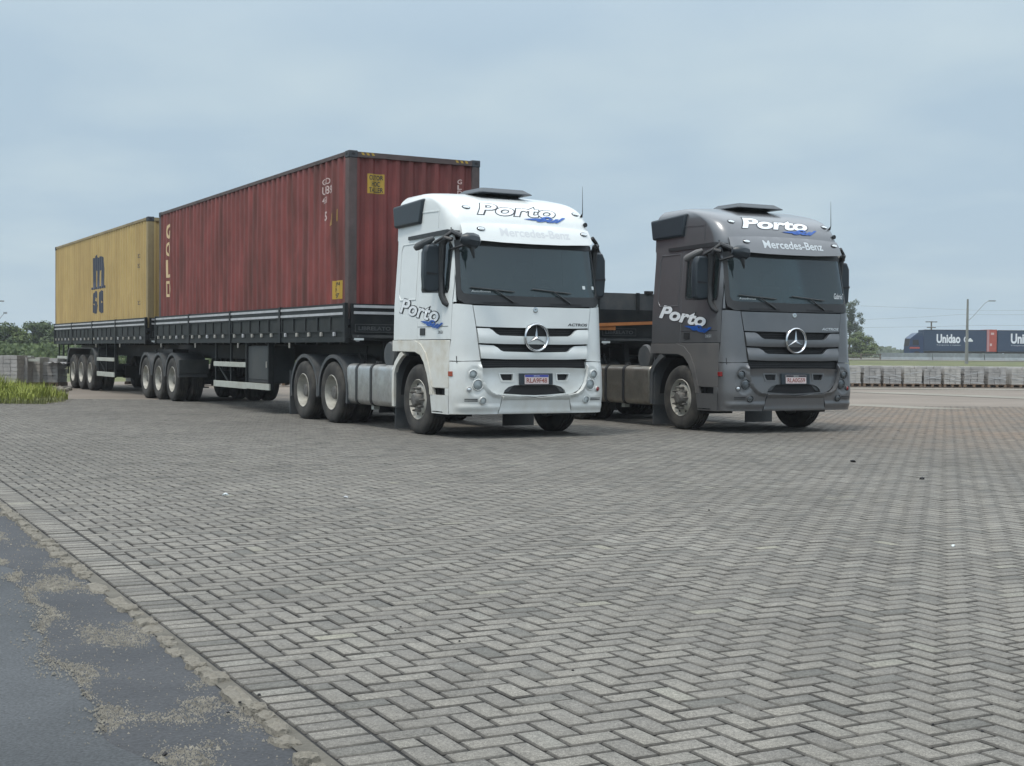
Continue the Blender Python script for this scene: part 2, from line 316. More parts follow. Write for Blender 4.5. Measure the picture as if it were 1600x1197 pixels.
# pavers: 10 x 20 cm in a 90 degree herringbone plus a soldier course on the edge
NA, NB = int((A1-A0)/.1), 330
ia, ib = np.meshgrid(np.arange(NA), np.arange(0, NB), indexing='ij'); ia = ia.ravel(); ib = ib.ravel()
k = (ia-ib) % 4
h = k == 0; v = k == 3
cen = []; half = []
ca = A0+(ia[h]+1)*.1; cb = (ib[h]+.5)*.1; cen.append(np.stack([ca, cb], 1)); half.append(np.tile([.1, .05], (h.sum(), 1)))
ca = A0+(ia[v]+.5)*.1; cb = (ib[v]+1)*.1; cen.append(np.stack([ca, cb], 1)); half.append(np.tile([.05, .1], (v.sum(), 1)))
hb = (ib == 0) & (k == 2); cen.append(np.stack([A0+(ia[hb]+.5)*.1, np.full(hb.sum(), .05)], 1)); half.append(np.tile([.05, .05], (hb.sum(), 1)))
ks = np.arange(int((24-A0)/.1)); cen.append(np.stack([A0+(ks+.5)*.1, np.full(len(ks), -.104)], 1)); half.append(np.tile([.05, .1], (len(ks), 1)))
cen = np.concatenate(cen); half = np.concatenate(half)
X = P0[0]+cen[:, 0]*UX+cen[:, 1]*VX; Y = P0[1]+cen[:, 0]*UY+cen[:, 1]*VY
vis = (Y > 2.2) & (np.abs(X) < .40*Y+2.2) & (Y < 33)
cen = cen[vis]; half = half[vis]; X = X[vis]; Y = Y[vis]
rng = np.random.default_rng(3)
# rank by size in the picture, inside the frame
vpx = 598.5+(1.2258/Y)*2137-49; inside = (np.abs(X)*2137/Y < 790) & (vpx < 1188)
score = np.where(inside, 1/Y, 0); order = np.argsort(-score); single = np.zeros(len(Y), bool); single[order[:298]] = True
def brick_arrays(c, hf, n):
    a = np.zeros((n, 12, 3)); jt = .0042+rng.random((n, 1))*.0030
    hx = hf[:, :1]-jt; hy = hf[:, 1:]-jt; dz = rng.normal(0, .0011, (n, 1)); tx = rng.normal(0, .006, (n, 1)); ty = rng.normal(0, .006, (n, 1)); rot = rng.normal(0, .006, (n, 1))
    sg = np.array([(-1, -1), (1, -1), (1, 1), (-1, 1)])
    for lv, (ins, z) in enumerate(((0, -.022), (0, -.0070), (.0050, 0))):
        for q in range(4):
            lx = sg[q][0]*(hx[:, 0]-ins); ly = sg[q][1]*(hy[:, 0]-ins)
            rx = lx-ly*rot[:, 0]; ry = ly+lx*rot[:, 0]
            zz = z+dz[:, 0]+tx[:, 0]*lx+ty[:, 0]*ly
            aa = c[:, 0]+rx; bb = c[:, 1]+ry
            a[:, lv*4+q] = np.stack([P0[0]+aa*UX+bb*VX, P0[1]+aa*UY+bb*VY, zz], 1)
    return a
BF = []
for lv in (0, 4):
    for q in range(4): BF.append((lv+q, lv+4+q, lv+4+(q+1) % 4, lv+(q+1) % 4))
BF.append((11, 10, 9, 8))
def bulk_mesh(name, verts, faces, m):
    me = bpy.data.meshes.new(name); nv = len(verts); nf = len(faces)
    me.vertices.add(nv); me.vertices.foreach_set('co', verts.ravel().astype(np.float32))
    me.loops.add(nf*4); me.loops.foreach_set('vertex_index', faces.ravel().astype(np.int32))
    me.polygons.add(nf); me.polygons.foreach_set('loop_start', np.arange(0, nf*4, 4, dtype=np.int32)); me.polygons.foreach_set('loop_total', np.full(nf, 4, np.int32))
    me.materials.append(m); me.materials.append(M['sand']); mi_ = np.zeros(nf, np.int32); mi_.reshape(-1, 9)[:, :4] = 1; mi_.reshape(-1, 9)[:, 4:8] = 2; me.materials.append(M['joint']); me.polygons.foreach_set('material_index', mi_); me.update(calc_edges=True); me.validate(); return me
BFa = np.array(BF)[:, ::-1]
sel = ~single; arr = brick_arrays(cen[sel], half[sel], sel.sum()); n = len(arr)
fa = (BFa[None]+(np.arange(n)*12)[:, None, None]).reshape(-1, 4)
tag(put('pavers', bulk_mesh('pavers', arr.reshape(-1, 3), fa, M['paver']), yard), kind='stuff')
print('pavers', n)
# the 298 nearest pavers, one object each, sharing four meshes (two directions, two wears)
PM = {}
for hh in ((.1, .05), (.05, .1), (.05, .05)):
    for q in range(3):
        a = brick_arrays(np.zeros((1, 2)), np.array([hh]), 1)[0]; a[:, 0] -= P0[0]; a[:, 1] -= P0[1]
        PM[(hh, q)] = bulk_mesh('paver', a, BFa, M['paver'])
for i in np.where(single)[0]:
    hh = (.1, .05) if half[i, 0] > .07 else ((.05, .1) if half[i, 1] > .07 else (.05, .05))
    put('paver', PM[(hh, random.randrange(3))], yard, (X[i], Y[i], random.uniform(-.001, .001)))
# broken kerb stones along the edge of the asphalt
from mathutils import noise as mn
kerb = empty('kerb_edging', (*uv(0, -.27), 0), kind='structure')
a = -2.2; kx, ky = uv(0, -.27); rk = random.Random(12)
while a < 24:
    ln = rk.uniform(.08, .20) if rk.random() < .8 else rk.uniform(.2, .34); wd = rk.uniform(.07, .125); ht = rk.uniform(.004, .022)
    if rk.random() < (.10 if a > 3 else .26): a += ln*.6; continue
    bmh = bmesh.new(); bmesh.ops.create_grid(bmh, x_segments=9, y_segments=7, size=1); sd_ = rk.uniform(0, 99)
    for v_ in bmh.verts:
        x_, y_ = v_.co.x, v_.co.y; r_ = max(abs(x_), abs(y_)); q = math.hypot(x_, y_); k_ = r_/q if q else 1; k_ = .45+.55*k_
        w_ = 1+.30*mn.noise(Vector((x_*1.4+sd_, y_*1.4, 0))); x_ *= k_*w_; y_ *= k_*w_
        z_ = ht*(1-.55*r_**3)+.012*mn.noise(Vector((x_*2.2+sd_, y_*2.2, 3)))+.004*mn.noise(Vector((x_*7+sd_, y_*7, 5)))
        if r_ > .98: z_ = -.03
        lx, ly = x_*ln/2, y_*wd/2; v_.co = (lx*UX+ly*VX, lx*UY+ly*VY, z_)
    me = bpy.data.meshes.new('kerb_stone'); bmh.to_mesh(me); bmh.free(); me.materials.append(M['kerb'])
    cx, cy = uv(a+ln/2, -.252+rk.uniform(-.03, .008)); put('kerb_stone', me, kerb, (cx-kx, cy-ky, -.010)); a += ln*.96
# dark patches and loose gravel between asphalt and kerb
def blob(name, a_, b_, ra, rb, z, m, seed, n=40):
    rd = random.Random(seed); ph = [rd.uniform(0, 6.28) for _ in range(6)]; pts = []
    for i in range(n):
        t = 2*math.pi*i/n; r_ = 1+sum(.10/(j+1)**.5*math.sin((j+2)*t+ph[j]) for j in range(6))
        pts.append((*uv(a_+ra*r_*math.cos(t), b_+rb*r_*math.sin(t)), z))
    o = MB().add([(*uv(a_, b_), z)]+pts, [(0, i+1, (i+1) % n+1) for i in range(n)]).build(name, m, fix=False); return tag(o, kind='structure')
# tar band between the smooth lane and the kerb, ragged on its outer side, its holes filled with gravel
def edge_b(a): return -.66-.07*math.sin(a*1.3+.4)-.035*math.sin(a*4.1+1)-.02*math.sin(a*9.7)
al = np.arange(-2.4, 24, .06)
rows = [[(*uv(a, -.262), -.0145) for a in al], [(*uv(a, (edge_b(a)-.262)/2), -.0145) for a in al], [(*uv(a, edge_b(a)), -.0150) for a in al], [(*uv(a, edge_b(a)-.02), -.0215) for a in al]]
tag(MB().grid(rows).build('tar_band', M['patch'], fix=False), kind='structure')
from mathutils import noise as mn
gv = []; gf = []; rd = random.Random(5)
for i in range(150000):
    if len(gf) > 230000: break
    u_ = rd.random(); a_ = -1.6+u_**1.5*11
    b_ = rd.uniform(-.85, -.215) if rd.random() < .97 else rd.uniform(-1.8, -.3); eb = edge_b(a_)
    if b_ < eb-.02 and rd.random() > .02+math.exp((b_-eb+.02)*22)*.5: continue
    f = mn.fractal(Vector((a_*1.9+5, b_*3.4, 0)), 1.0, 2.0, 3)+.35*math.exp(-((b_-eb)/.035)**2)+.34*math.exp(-((b_+.245)/.035)**2)-.05*(a_ > 3)-.10*(a_ > 5)
    if rd.random() > 1/(1+math.exp(-(f-.24)*14))+.015: continue
    s_ = rd.uniform(.0018, .0050)*(1.9 if rd.random() < .05 else 1)*(1 if a_ < 3 else 1.3); x_, y_ = uv(a_, b_); n0 = len(gv); z_ = -.0155; t = rd.uniform(0, 6.28)
    for q in range(4): gv.append((x_+s_*math.cos(t+q*1.571)*rd.uniform(.7, 1.2), y_+s_*math.sin(t+q*1.571)*rd.uniform(.7, 1.2), z_))
    gv.append((x_+rd.uniform(-.3, .3)*s_, y_, z_+s_*rd.uniform(.7, 1.3)+.001)); gf += [(n0+q, n0+(q+1) % 4, n0+4) for q in range(4)]
tag(MB().add(gv, gf).build('gravel', M['gravel'], fix=False), 'loose beige gravel scattered between the asphalt and the broken kerb', 'gravel', kind='stuff')
# little dark stones and leaves on the yard
for (px, py, s_, nm, mm) in ((.63, 5.32, .012, 'pebble', 'void'),):
    pass
# pale concrete drain strips across the far yard
sheet('concrete_strip', [(10.9, 45.2, -.004), (12.9, 45.2, -.004), (17.1, 38.6, -.004), (15.2, 38.6, -.004)], M['strip_c'])
sheet('concrete_strip', [(7.4, 33.7, .003), (9.0, 33.6, .003), (10.6, 31.3, .003), (9.3, 31.4, .003)], M['strip_c'])
sheet('concrete_strip', [(11, 50.2, -.003), (24, 51.6, -.003), (24, 49.9, -.003), (11, 49.0, -.003)], M['strip_c'])
# ------------------------------------------------------------------ panels on curved surfaces
def densify(poly, st=.05):
    out = []
    for i in range(len(poly)):
        a = poly[i]; b = poly[(i+1) % len(poly)]; n = max(1, int(math.hypot(b[0]-a[0], b[1]-a[1])/st))
        for k in range(n): out.append((a[0]+(b[0]-a[0])*k/n, a[1]+(b[1]-a[1])*k/n))
    return out
def inside(p, poly):
    x, y = p; c = False; j = len(poly)-1
    for i in range(len(poly)):
        xi, yi = poly[i]; xj, yj = poly[j]
        if (yi > y) != (yj > y) and x < (xj-xi)*(y-yi)/(yj-yi)+xi: c = not c
        j = i
    return c
def panel(poly, fn, d0=0., d1=.03, holes=(), st=.05, gs=.09, flip=False):
    """a plate following surface fn(u, v, depth); polygon and holes given in (u, v)"""
    outer = densify(poly, st); hs = [densify(h, st) for h in holes]; V = list(outer); E = []
    loops = [list(range(len(outer)))]; E += [(i, (i+1) % len(outer)) for i in range(len(outer))]
    for h in hs:
        n0 = len(V); V += h; loops.append(list(range(n0, n0+len(h)))); E += [(n0+i, n0+(i+1) % len(h)) for i in range(len(h))]
    us = [p[0] for p in outer]; vs = [p[1] for p in outer]
    def far(p):
        return all((p[0]-q[0])**2+(p[1]-q[1])**2 > (gs*.4)**2 for q in V[:nb])
    nb = len(V); u = min(us)+gs*.5
    while u < max(us):
        w_ = min(vs)+gs*.5
        while w_ < max(vs):
            if inside((u, w_), outer) and not any(inside((u, w_), h) for h in hs) and far((u, w_)): V.append((u, w_))
            w_ += gs
        u += gs
    r = delaunay_2d_cdt([Vector(p) for p in V], E, [], 0, 1e-6)
    vo, eo, fo, ov = r[0], r[1], r[2], r[3]; tri = []
    for f in fo:
        c = (sum(vo[i][0] for i in f)/len(f), sum(vo[i][1] for i in f)/len(f))
        if inside(c, outer) and not any(inside(c, h) for h in hs): tri.append(tuple(f))
    used = sorted({i for f in tri for i in f}); idx = {j: i for i, j in enumerate(used)}; tri = [tuple(idx[i] for i in f) for f in tri]
    P = [vo[j] for j in used]; n = len(P)
    v3 = [fn(p[0], p[1], d0) for p in P]+[fn(p[0], p[1], d1) for p in P]
    fs = list(tri)+[tuple(i+n for i in f[::-1]) for f in tri]; cnt = {}
    for f in tri:
        for a, b in zip(f, f[1:]+f[:1]): cnt[(a, b)] = 1
    for (a, b) in cnt:
        if (b, a) not in cnt: fs.append((b, a, a+n, b+n))
    return MB().add(v3, fs)

# ------------------------------------------------------------------ the cab's outline: plan curve by p (run along the front from the middle), profile by z
def smooth_tab(xs, ys, k=.035):
    g_ = np.arange(.2, 3.72, .01); v_ = np.interp(g_, xs, ys); w_ = np.exp(-.5*(np.arange(-12, 13)*.01/k)**2); w_ /= w_.sum()
    return g_, np.convolve(np.pad(v_, 12, mode='edge'), w_, 'valid')
_yc = smooth_tab([.33, .6, .98, 1.12, 1.9, 2.75, 3.0, 3.15, 3.30, 3.42, 3.50, 3.54, 3.58], [-1.34, -1.38, -1.36, -1.33, -1.28, -1.12, -1.07, -1.0, -.87, -.64, -.38, -.15, .1])
_ws = smooth_tab([.33, .6, .98, 1.12, 1.9, 2.75, 3.0, 3.15, 3.30, 3.42, 3.50, 3.54, 3.58], [1.24, 1.25, 1.25, 1.24, 1.23, 1.18, 1.172, 1.170, 1.165, 1.155, 1.13, 1.09, 1.0])
F_, LC = 1.03, .37
_ps = np.linspace(0, 4, 801); _th = np.where(_ps < F_, .10*_ps/F_, np.minimum(.10+(_ps-F_)/LC*(np.pi/2-.10), np.pi/2))
_X = np.concatenate([[0], np.cumsum(np.cos((_th[1:]+_th[:-1])/2)*.005)]); _Y = np.concatenate([[0], np.cumsum(np.sin((_th[1:]+_th[:-1])/2)*.005)])
_X *= 1.25/_X[-1]; PE = F_+LC
def yc(z): return float(np.interp(z, *_yc))
def ws(z): return float(np.interp(z, *_ws))
def cab(p, z, d=0.):
    a = abs(p); s = 1 if p >= 0 else -1; t = float(np.interp(a, _ps, _th))
    return (1.25+s*(float(np.interp(a, _ps, _X))*ws(z)/1.25-d*math.sin(t)), float(np.interp(a, _ps, _Y))+yc(z)+d*math.cos(t), z)
def sp(s, z):     # (distance behind the axle, z) on the side -> p (positive)
    return float(np.interp(s-yc(z), _Y, _ps))
def side(sgn):
    return lambda s, z, d=0.: cab(sgn*sp(s, z), z, d)
def mir(poly): return [(-a, b) for a, b in poly][::-1]

# ------------------------------------------------------------------ lettering
def text(body, size, fn, mat_, name='lettering', parent=None, offset=0., shear=0., width=None, height=None, u0=0., v0=0., depth=-.005, cutu=None, cutv=None, thick=0, space=1., vflip=False, warp=None, kind=None):
    cu = bpy.data.curves.new('t', 'FONT'); cu.body = body; cu.size = size; cu.offset = offset; cu.shear = shear; cu.space_character = space; cu.resolution_u = 4; cu.fill_mode = 'FRONT'
    o = bpy.data.objects.new('t', cu); COL.objects.link(o); bpy.context.view_layer.update()
    me = bpy.data.meshes.new_from_object(o.evaluated_get(bpy.context.evaluated_depsgraph_get())); bpy.data.objects.remove(o); bpy.data.curves.remove(cu)
    bm = bmesh.new(); bm.from_mesh(me); bpy.data.meshes.remove(me)
    xs = [v.co.x for v in bm.verts]; ys = [v.co.y for v in bm.verts]; x0, x1, y0, y1 = min(xs), max(xs), min(ys), max(ys)
    fx = width/(x1-x0) if width else 1.; fy = height/(y1-y0) if height else (fx if width else 1.)
    for v in bm.verts: v.co.x = (v.co.x-x0)*fx; v.co.y = (v.co.y-y0)*fy; v.co.z = 0
    if warp:
        for v in bm.verts: v.co.x, v.co.y = warp(v.co.x, v.co.y)
    for v in bm.verts: v.co.x += u0; v.co.y += v0
    xs = [v.co.x for v in bm.verts]; ys = [v.co.y for v in bm.verts]
    if cutu is None: cutu = np.arange(min(xs), max(xs), .06)
    if cutv is None: cutv = np.arange(min(ys), max(ys), .03)
    for c in cutu:
        if min(xs) < c < max(xs): bmesh.ops.bisect_plane(bm, geom=bm.verts[:]+bm.edges[:]+bm.faces[:], plane_co=(c, 0, 0), plane_no=(1, 0, 0))
    for c in cutv:
        if min(ys) < c < max(ys): bmesh.ops.bisect_plane(bm, geom=bm.verts[:]+bm.edges[:]+bm.faces[:], plane_co=(0, c, 0), plane_no=(0, 1, 0))
    for v in bm.verts: v.co = fn(v.co.x, v.co.y, depth)
    me = bpy.data.meshes.new(name); bm.to_mesh(me); bm.free(); me.materials.append(mat_)
    return put(name, me, parent)

# ------------------------------------------------------------------ wheels (axle along x, outer face at x = 0, looking from -x)
RT = .52
def tyre_mesh(w=.30):
    rt = RT; pr = [(.055, .285), (.02, .30), (.004, .36), (.0, .42), (.008, .47), (.028, .505), (.05, .517)]
    g = []
    for i in range(4):
        x = .05+(w-.10)*(i+.5)/4; g += [(x-.012, RT), (x-.009, RT-.016), (x+.009, RT-.016), (x+.012, RT)]
    pr = pr+g+[(w-.05, .517), (w-.028, .505), (w-.008, .47), (w, .42), (w-.004, .36), (w-.02, .30), (w-.055, .285)]
    return MB().lathe(pr, n=56).mesh('tyre', M['rubber'], True, ang=40)
TY = tyre_mesh()
def rim_front():
    m = MB(); m.lathe([(.02, .300), (.012, .293), (.03, .285), (.06, .272), (.08, .262), (.085, .25), (.055, .215), (.04, .195), (.045, .15), (.05, .09)], n=40)
    m.lathe([(.30, .285), (.10, .262)], n=40); return m.mesh('rim', M['rim'], True, ang=50)
def hub_front():
    m = MB()
    m.lathe([(.075, .15), (.04, .145), (.03, .12), (-.0, .105), (-.045, .095), (-.06, .075), (-.062, .0)], n=24)
    for k in range(10):
        a = 2*math.pi*k/10; c = (0, .17*math.cos(a), .17*math.sin(a)); m.lathe([(.06, .022), (.0, .020), (-.045, .012), (-.048, 0)], c=c, n=7)
    return m.mesh('hub', M['hub'], True, ang=30)
def rim_rear():
    m = MB(); m.lathe([(.015, .300), (.008, .292), (.03, .284), (.10, .272), (.16, .262), (.185, .245), (.175, .20), (.165, .155), (.165, .12)], n=40); return m.mesh('rim', M['rim'], True, ang=50)
def hub_rear():
    m = MB(); m.lathe([(.17, .155), (.165, .125), (.09, .118), (.055, .105), (.045, .06), (.045, 0)], n=24)
    for k in range(10):
        a = 2*math.pi*k/10; m.lathe([(.165, .018), (.13, .017), (.13, 0)], c=(0, .148*math.cos(a), .148*math.sin(a)), n=6)
    return m.mesh('hub', M['hub'], True, ang=30)
RF, HF, RRr, HR = rim_front(), hub_front(), rim_rear(), hub_rear()
_h = MB()
for k in range(8):
    a = 2*math.pi*(k+.5)/8; _h.lathe([(.060, .026), (.058, 0)], c=(0, .228*math.cos(a), .228*math.sin(a)), n=10)
HH = _h.mesh('hand_holes', M['void'])
def wheel(parent, s, far=False, front=False, dual=True, zc=RT-.008):
    x = 2.5 if far else 0.
    rz = math.pi if far else 0.
    wme = RF if front else RRr
    o = put('wheel', wme, parent, (x, s, zc), rz)
    put('tyre', TY, o); put('hub', HF if front else HR, o)
    if front: put('hand_holes', HH, o)
    if dual and not front: put('tyre', TY, o, (.34, 0, 0))
    return o
def axle(parent, s): MB().tube([(.45, s, RT), (2.05, s, RT)], .075, 10).box(1.0, 1.5, s-.16, s+.16, RT-.16, RT+.2).build('axle', M['steel'], parent, True)

def arc(s0, z0, r, a0, a1, n=14): return [(s0+r*math.cos(R(a0+(a1-a0)*i/n)), z0+r*math.sin(R(a0+(a1-a0)*i/n))) for i in range(n+1)]
def fender(parent, s, x0=.02, x1=.66, r=.60, a0=-12, a1=192, m='fender', zc=RT, flat=None, sx=1.06):
    o = [(s+(q-s)*sx, z) for q, z in arc(s, zc, r, a0, a1)]; i = [(s+(q-s)*sx, z) for q, z in arc(s, zc, r-.025, a0, a1)]
    mm = MB(); n = len(o); vs = []
    for x in (x0, x1): vs += [(x, *q) for q in o]+[(x, *q) for q in i]
    fs = []
    for k in range(n-1): fs += [(k, k+1, 2*n+k+1, 2*n+k), (n+k, 3*n+k, 3*n+k+1, n+k+1), (k, n+k, n+k+1, k+1), (2*n+k, 2*n+k+1, 3*n+k+1, 3*n+k)]
    fs += [(0, 2*n, 3*n, n), (n-1, 2*n-1, 4*n-1, 3*n-1)]
    mm.add(vs, fs)
    # rolled outer lip
    li = [(s+(q-s)*sx, z) for q, z in arc(s, zc, r-.06, a0, a1)]; vs = [(x0-.004, *q) for q in o]+[(x0-.004, *q) for q in li]+[(x0+.012, *q) for q in o]+[(x0+.012, *q) for q in li]
    mm.add(vs, [(k, k+1, n+k+1, n+k) for k in range(n-1)]+[(2*n+k, 3*n+k, 3*n+k+1, 2*n+k+1) for k in range(n-1)]+[(n+k, n+k+1, 3*n+k+1, 3*n+k) for k in range(n-1)])
    return mm.build('mudguard', M[m], parent, True)

# ------------------------------------------------------------------ the tractor unit
def tractor(P, D, ink_main, ink_line, badge_ink, plate_txt, model_txt, label, px, py, rz, hull, tank_m):
    """P paint, D dirtier paint; x across from the near side, y rearwards from the front axle"""
    T = empty('tractor_unit', (px, py, 0), rz, label=label, cat='lorry', group='articulated lorries parked side by side')
    bv = .006
    # --- inner dark hull so that gaps read as gaps
    rows = []
    for z in (.45, .7, .95, 1.05, 1.3, 1.6, 1.88): rows.append([cab(p, z, .075) for p in np.linspace(-1.36, 1.36, 33)])
    MB().grid(rows).build('front_structure', M['void'], T, fix=False)
    # --- cab side, door, roof
    for g in (-1, 1):
        sd_ = side(g)
        rear = [(.88, 1.39), (.875, 2.0), (.85, 2.9)]
        panel([(.03, 1.39), (.88, 1.39), (.875, 2.0), (.86, 2.905), (.03, 2.905)], sd_, 0, .03, gs=.2).build('cab_side', P, T, True, bv)
        # pressed recess frame on the sleeper side
        fr = [(.10, 1.98), (.66, 1.98), (.72, 2.06), (.72, 2.74), (.66, 2.83), (.10, 2.83)]
        inn = [(.115, 1.995), (.65, 1.995), (.705, 2.065), (.705, 2.735), (.65, 2.815), (.115, 2.815)]
        panel(fr, sd_, -.009, .005, holes=[inn], gs=.5).build('pressed_frame', P, T, True, .003)
        win = [(-.10, 2.08), (-.955, 2.05), (-.985, 2.12), (-.965, 2.70), (-.90, 2.80), (-.10, 2.80), (-.07, 2.75), (-.07, 2.12)]
        door = [(.022, 1.395), (.022, 2.90), (-.92, 2.90), (-.99, 2.72), (-1.06, 2.2), (-1.075, 1.86), (-1.075, 1.395)]
        d_ = panel(door, sd_, 0, .03, holes=[win], gs=.16).build('door', P, T, True, bv)
        panel([(.015, 1.575), (.015, 1.582), (-1.0, 1.582), (-1.0, 1.575)], sd_, -.003, .0, gs=.5).build('crease', M['void'] if hull == 'grey' else M['fender'], d_)
        panel([(-.08, 1.455), (-.25, 1.455), (-.25, 1.56), (-.08, 1.56)], sd_, -.012, .0, gs=.3).build('handle', M['black'], d_, False, .006)
        frame = [(a*1.0, b) for a, b in win]; cx_, cz_ = -.52, 2.43
        inner = [(cx_+(a-cx_)*.94, cz_+(b-cz_)*.93) for a, b in win]
        w_ = panel(frame, sd_, -.004, .02, holes=[inner], gs=.5).build('window_frame', M['black'], T, True)
        panel(inner, sd_, .010, .016, gs=.2).build('pane', M['glass'], w_, True)
        # narrow A-pillar skin
        pil = [(1.235, 1.92), (1.245, 2.9), (sp(-.928, 2.9), 2.9), (sp(-1.0, 2.72), 2.72), (sp(-1.07, 2.2), 2.2), (sp(-1.085, 1.92), 1.92)]
        pil = [(g*a, b) for a, b in pil]
        panel(pil, cab, .002, .03, gs=.3).build('pillar', P, T, True, .004)
        # corner panel beside the grille
        cp = [(.885, 1.10), (.917, 1.34), (.947, 1.575), (.996, 1.878), (1.23, 1.895), (sp(-1.083, 1.89), 1.89), (sp(-1.083, 1.39), 1.39), (sp(-1.05, 1.10), 1.095), (1.15, 1.09)]
        cp = [(g*a, b) for a, b in cp]
        c_ = panel(cp, cab, -.004, .03, gs=.08).build('corner_panel', P, T, True, bv)
        panel([(g*a, b) for a, b in [(1.225, 1.06), (1.235, 1.06), (1.24, 1.16), (1.23, 1.16)]], cab, -.007, 0).build('crease', M['void'], c_)
        # rain strip and dark band under the roof
        panel([(.46, 2.885), (.46, 2.935), (-.85, 2.955), (-1.0, 2.93), (-.98, 2.885)], sd_, -.022, .01, gs=.3).build('rain_strip', M['black'], T, True, .004)
        # arch trim (the wide painted lip over the front wheel)
        outer = [(.885, 1.385), (.15, 1.385), (-.10, 1.33), (-.28, 1.20), (-.42, 1.00), (-.52, .72), (-.545, .60)]
        inner = [(-.455, .60), (-.44, .70), (-.36, .90), (-.24, 1.06), (-.10, 1.17), (.08, 1.215), (.885, 1.222)]
        panel(outer+inner, sd_, -.012, .05, gs=.12, st=.04).build('wheel_arch', D, T, True, .008)
        # black liner and rear strip
        x0 = .03 if g < 0 else 2.47; x1 = .62 if g < 0 else 1.88; lo, hi = min(x0, x1), max(x0, x1)
        o_ = arc(0, RT+.02, .62, 205, 2, 18); i_ = arc(0, RT+.02, .60, 205, 2, 18)
        vs = [(lo, *q) for q in o_]+[(hi, *q) for q in o_]; n = len(o_)
        vs = [(a, -0+b*1.02, c) for a, b, c in vs]
        MB().add(vs, [(k_, k_+1, n+k_+1, n+k_) for k_ in range(n-1)]).build('arch_liner', M['void'], T, True)
        st = [(.56, 1.215), (.64, 1.19), (.80, 1.06), (.885, .90), (.90, .38), (.82, .38), (.81, .88), (.74, 1.0), (.60, 1.11), (.50, 1.16)]
        panel(st, sd_, -.008, .05, gs=.2).build('rear_arch_strip', D if hull == 'white' else M['fender'], T, True, .006)
        xa, xb = (.03, .60) if g < 0 else (1.90, 2.47)
        MB().box(xa, xb, .80, .83, .36, 1.15).build('arch_back', M['fender'], T)
        MB().box(xa, xb, .835, .85, .045, .40).build('mudflap', M['fender'], T)
        # step housing: painted block with a recessed foothold
        stp = [(-.50, .335), (-.46, .60), (-1.045, .60), (-1.045, .335)]
        panel(stp, sd_, -.004, .12, holes=[[(-.52, .352), (-.86, .352), (-.86, .368), (-.52, .368)]], gs=.12).build('step_panel', P, T, True, .01)
        panel([(-.50, .70), (-.44, .90), (-.34, 1.06), (-.20, 1.22), (-.02, 1.32), (.15, 1.385), (-1.045, 1.385), (-1.045, .70)], sd_, .002, .12, gs=.12).build('step_panel', D, T, True, .01)
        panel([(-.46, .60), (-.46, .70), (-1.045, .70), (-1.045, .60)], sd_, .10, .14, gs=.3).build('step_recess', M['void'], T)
        panel([(-.93, .60), (-.93, .70), (-1.045, .70), (-1.045, .60)], sd_, .002, .14, gs=.3).build('step_post', P, T, True, .006)
        # black air deflector box at the rear corner of the roof
        xm = (lambda x: x) if g < 0 else (lambda x: 2.5-x)
        MB().add([(xm(a), b, c) for a, b, c in [(.03, .03, 3.10), (.01, .90, 3.09), (.5, .90, 3.09), (.5, .03, 3.10), (.05, -.03, 3.47), (.02, .98, 3.42), (.5, .98, 3.44), (.5, -.03, 3.49)]],
                 [(0,3,2,1),(4,5,6,7),(0,1,5,4),(1,2,6,5),(2,3,7,6),(3,0,4,7)]).build('air_intake', M['bluegrey'], T, True, .035, seg=3)
        # --- mirrors
        mr_ = MB()
        def blk(c, hx, hy, hz, r=0): mr_.box(c[0]-hx, c[0]+hx, c[1]-hy, c[1]+hy, c[2]-hz, c[2]+hz)
        zt = 2.40
        hs = MB().prism([(xm(-.27), 2.08), (xm(-.285), 2.30), (xm(-.28), 2.62), (xm(-.23), 2.73), (xm(-.08), 2.735), (xm(-.035), 2.69), (xm(-.035), 2.12), (xm(-.07), 2.065), (xm(-.22), 2.05)], -.84, -.70, 'y')
        if g > 0:
            hs.v = [(a-.02, b+.03, c) for a, b, c in hs.v]
        mo = hs.build('mirror', M['bluegrey'], T, True, .035, seg=3)
        MB().prism([(xm(-.25), 2.31), (xm(-.08), 2.31), (xm(-.08), 2.325), (xm(-.25), 2.345)], -.852+(.03 if g > 0 else 0), -.83+(.03 if g > 0 else 0), 'y').build('gap', M['void'], mo)
        MB().prism([(xm(-.25), 2.37), (xm(-.06), 2.37), (xm(-.06), 2.69), (xm(-.25), 2.69)], -.70, -.694, 'y').build('mirror_glass', M['chrome'], mo)
        # long grab arm in front of the window
        MB().tube([(xm(.06), -1.02, 2.80), (xm(.0), -.95, 2.82), (xm(-.015), -.86, 2.74), (xm(-.015), -.82, 2.3), (xm(-.01), -.84, 2.02), (xm(.0), -.92, 1.92), (xm(.03), -.98, 1.87)], [.03, .045, .055, .05, .05, .05, .035], 10).build('mirror_arm', M['black'], T, True)
        MB().tube([(xm(.10), -.99, 2.93), (xm(.0), -.95, 2.85), (xm(-.12), -.82, 2.76)], [.03, .028, .02], 8).build('mirror_arm', M['black'], T, True)
        # kerb mirror over the window
        MB().tube([(xm(-.30), -.55, 2.68), (xm(-.27), -.58, 2.71), (xm(-.15), -.68, 2.79), (xm(-.09), -.74, 2.83)], [.035, .055, .055, .03], 10).build('kerb_mirror', M['greydirty'] if hull == 'grey' else M['fender'], T, True)
    # front (cyclops) mirror on its arm at the near upper corner
    MB().tube([(.08, -.95, 2.92), (.10, -1.15, 2.86), (.14, -1.28, 2.80), (.18, -1.36, 2.77)], [.035, .035, .03, .03], 8).build('mirror_arm', M['black'], T, True)
    MB().tube([(.06, -.98, 2.66), (.16, -1.25, 2.72), (.28, -1.40, 2.76)], .02, 6).build('mirror_arm', M['black'], T, True)
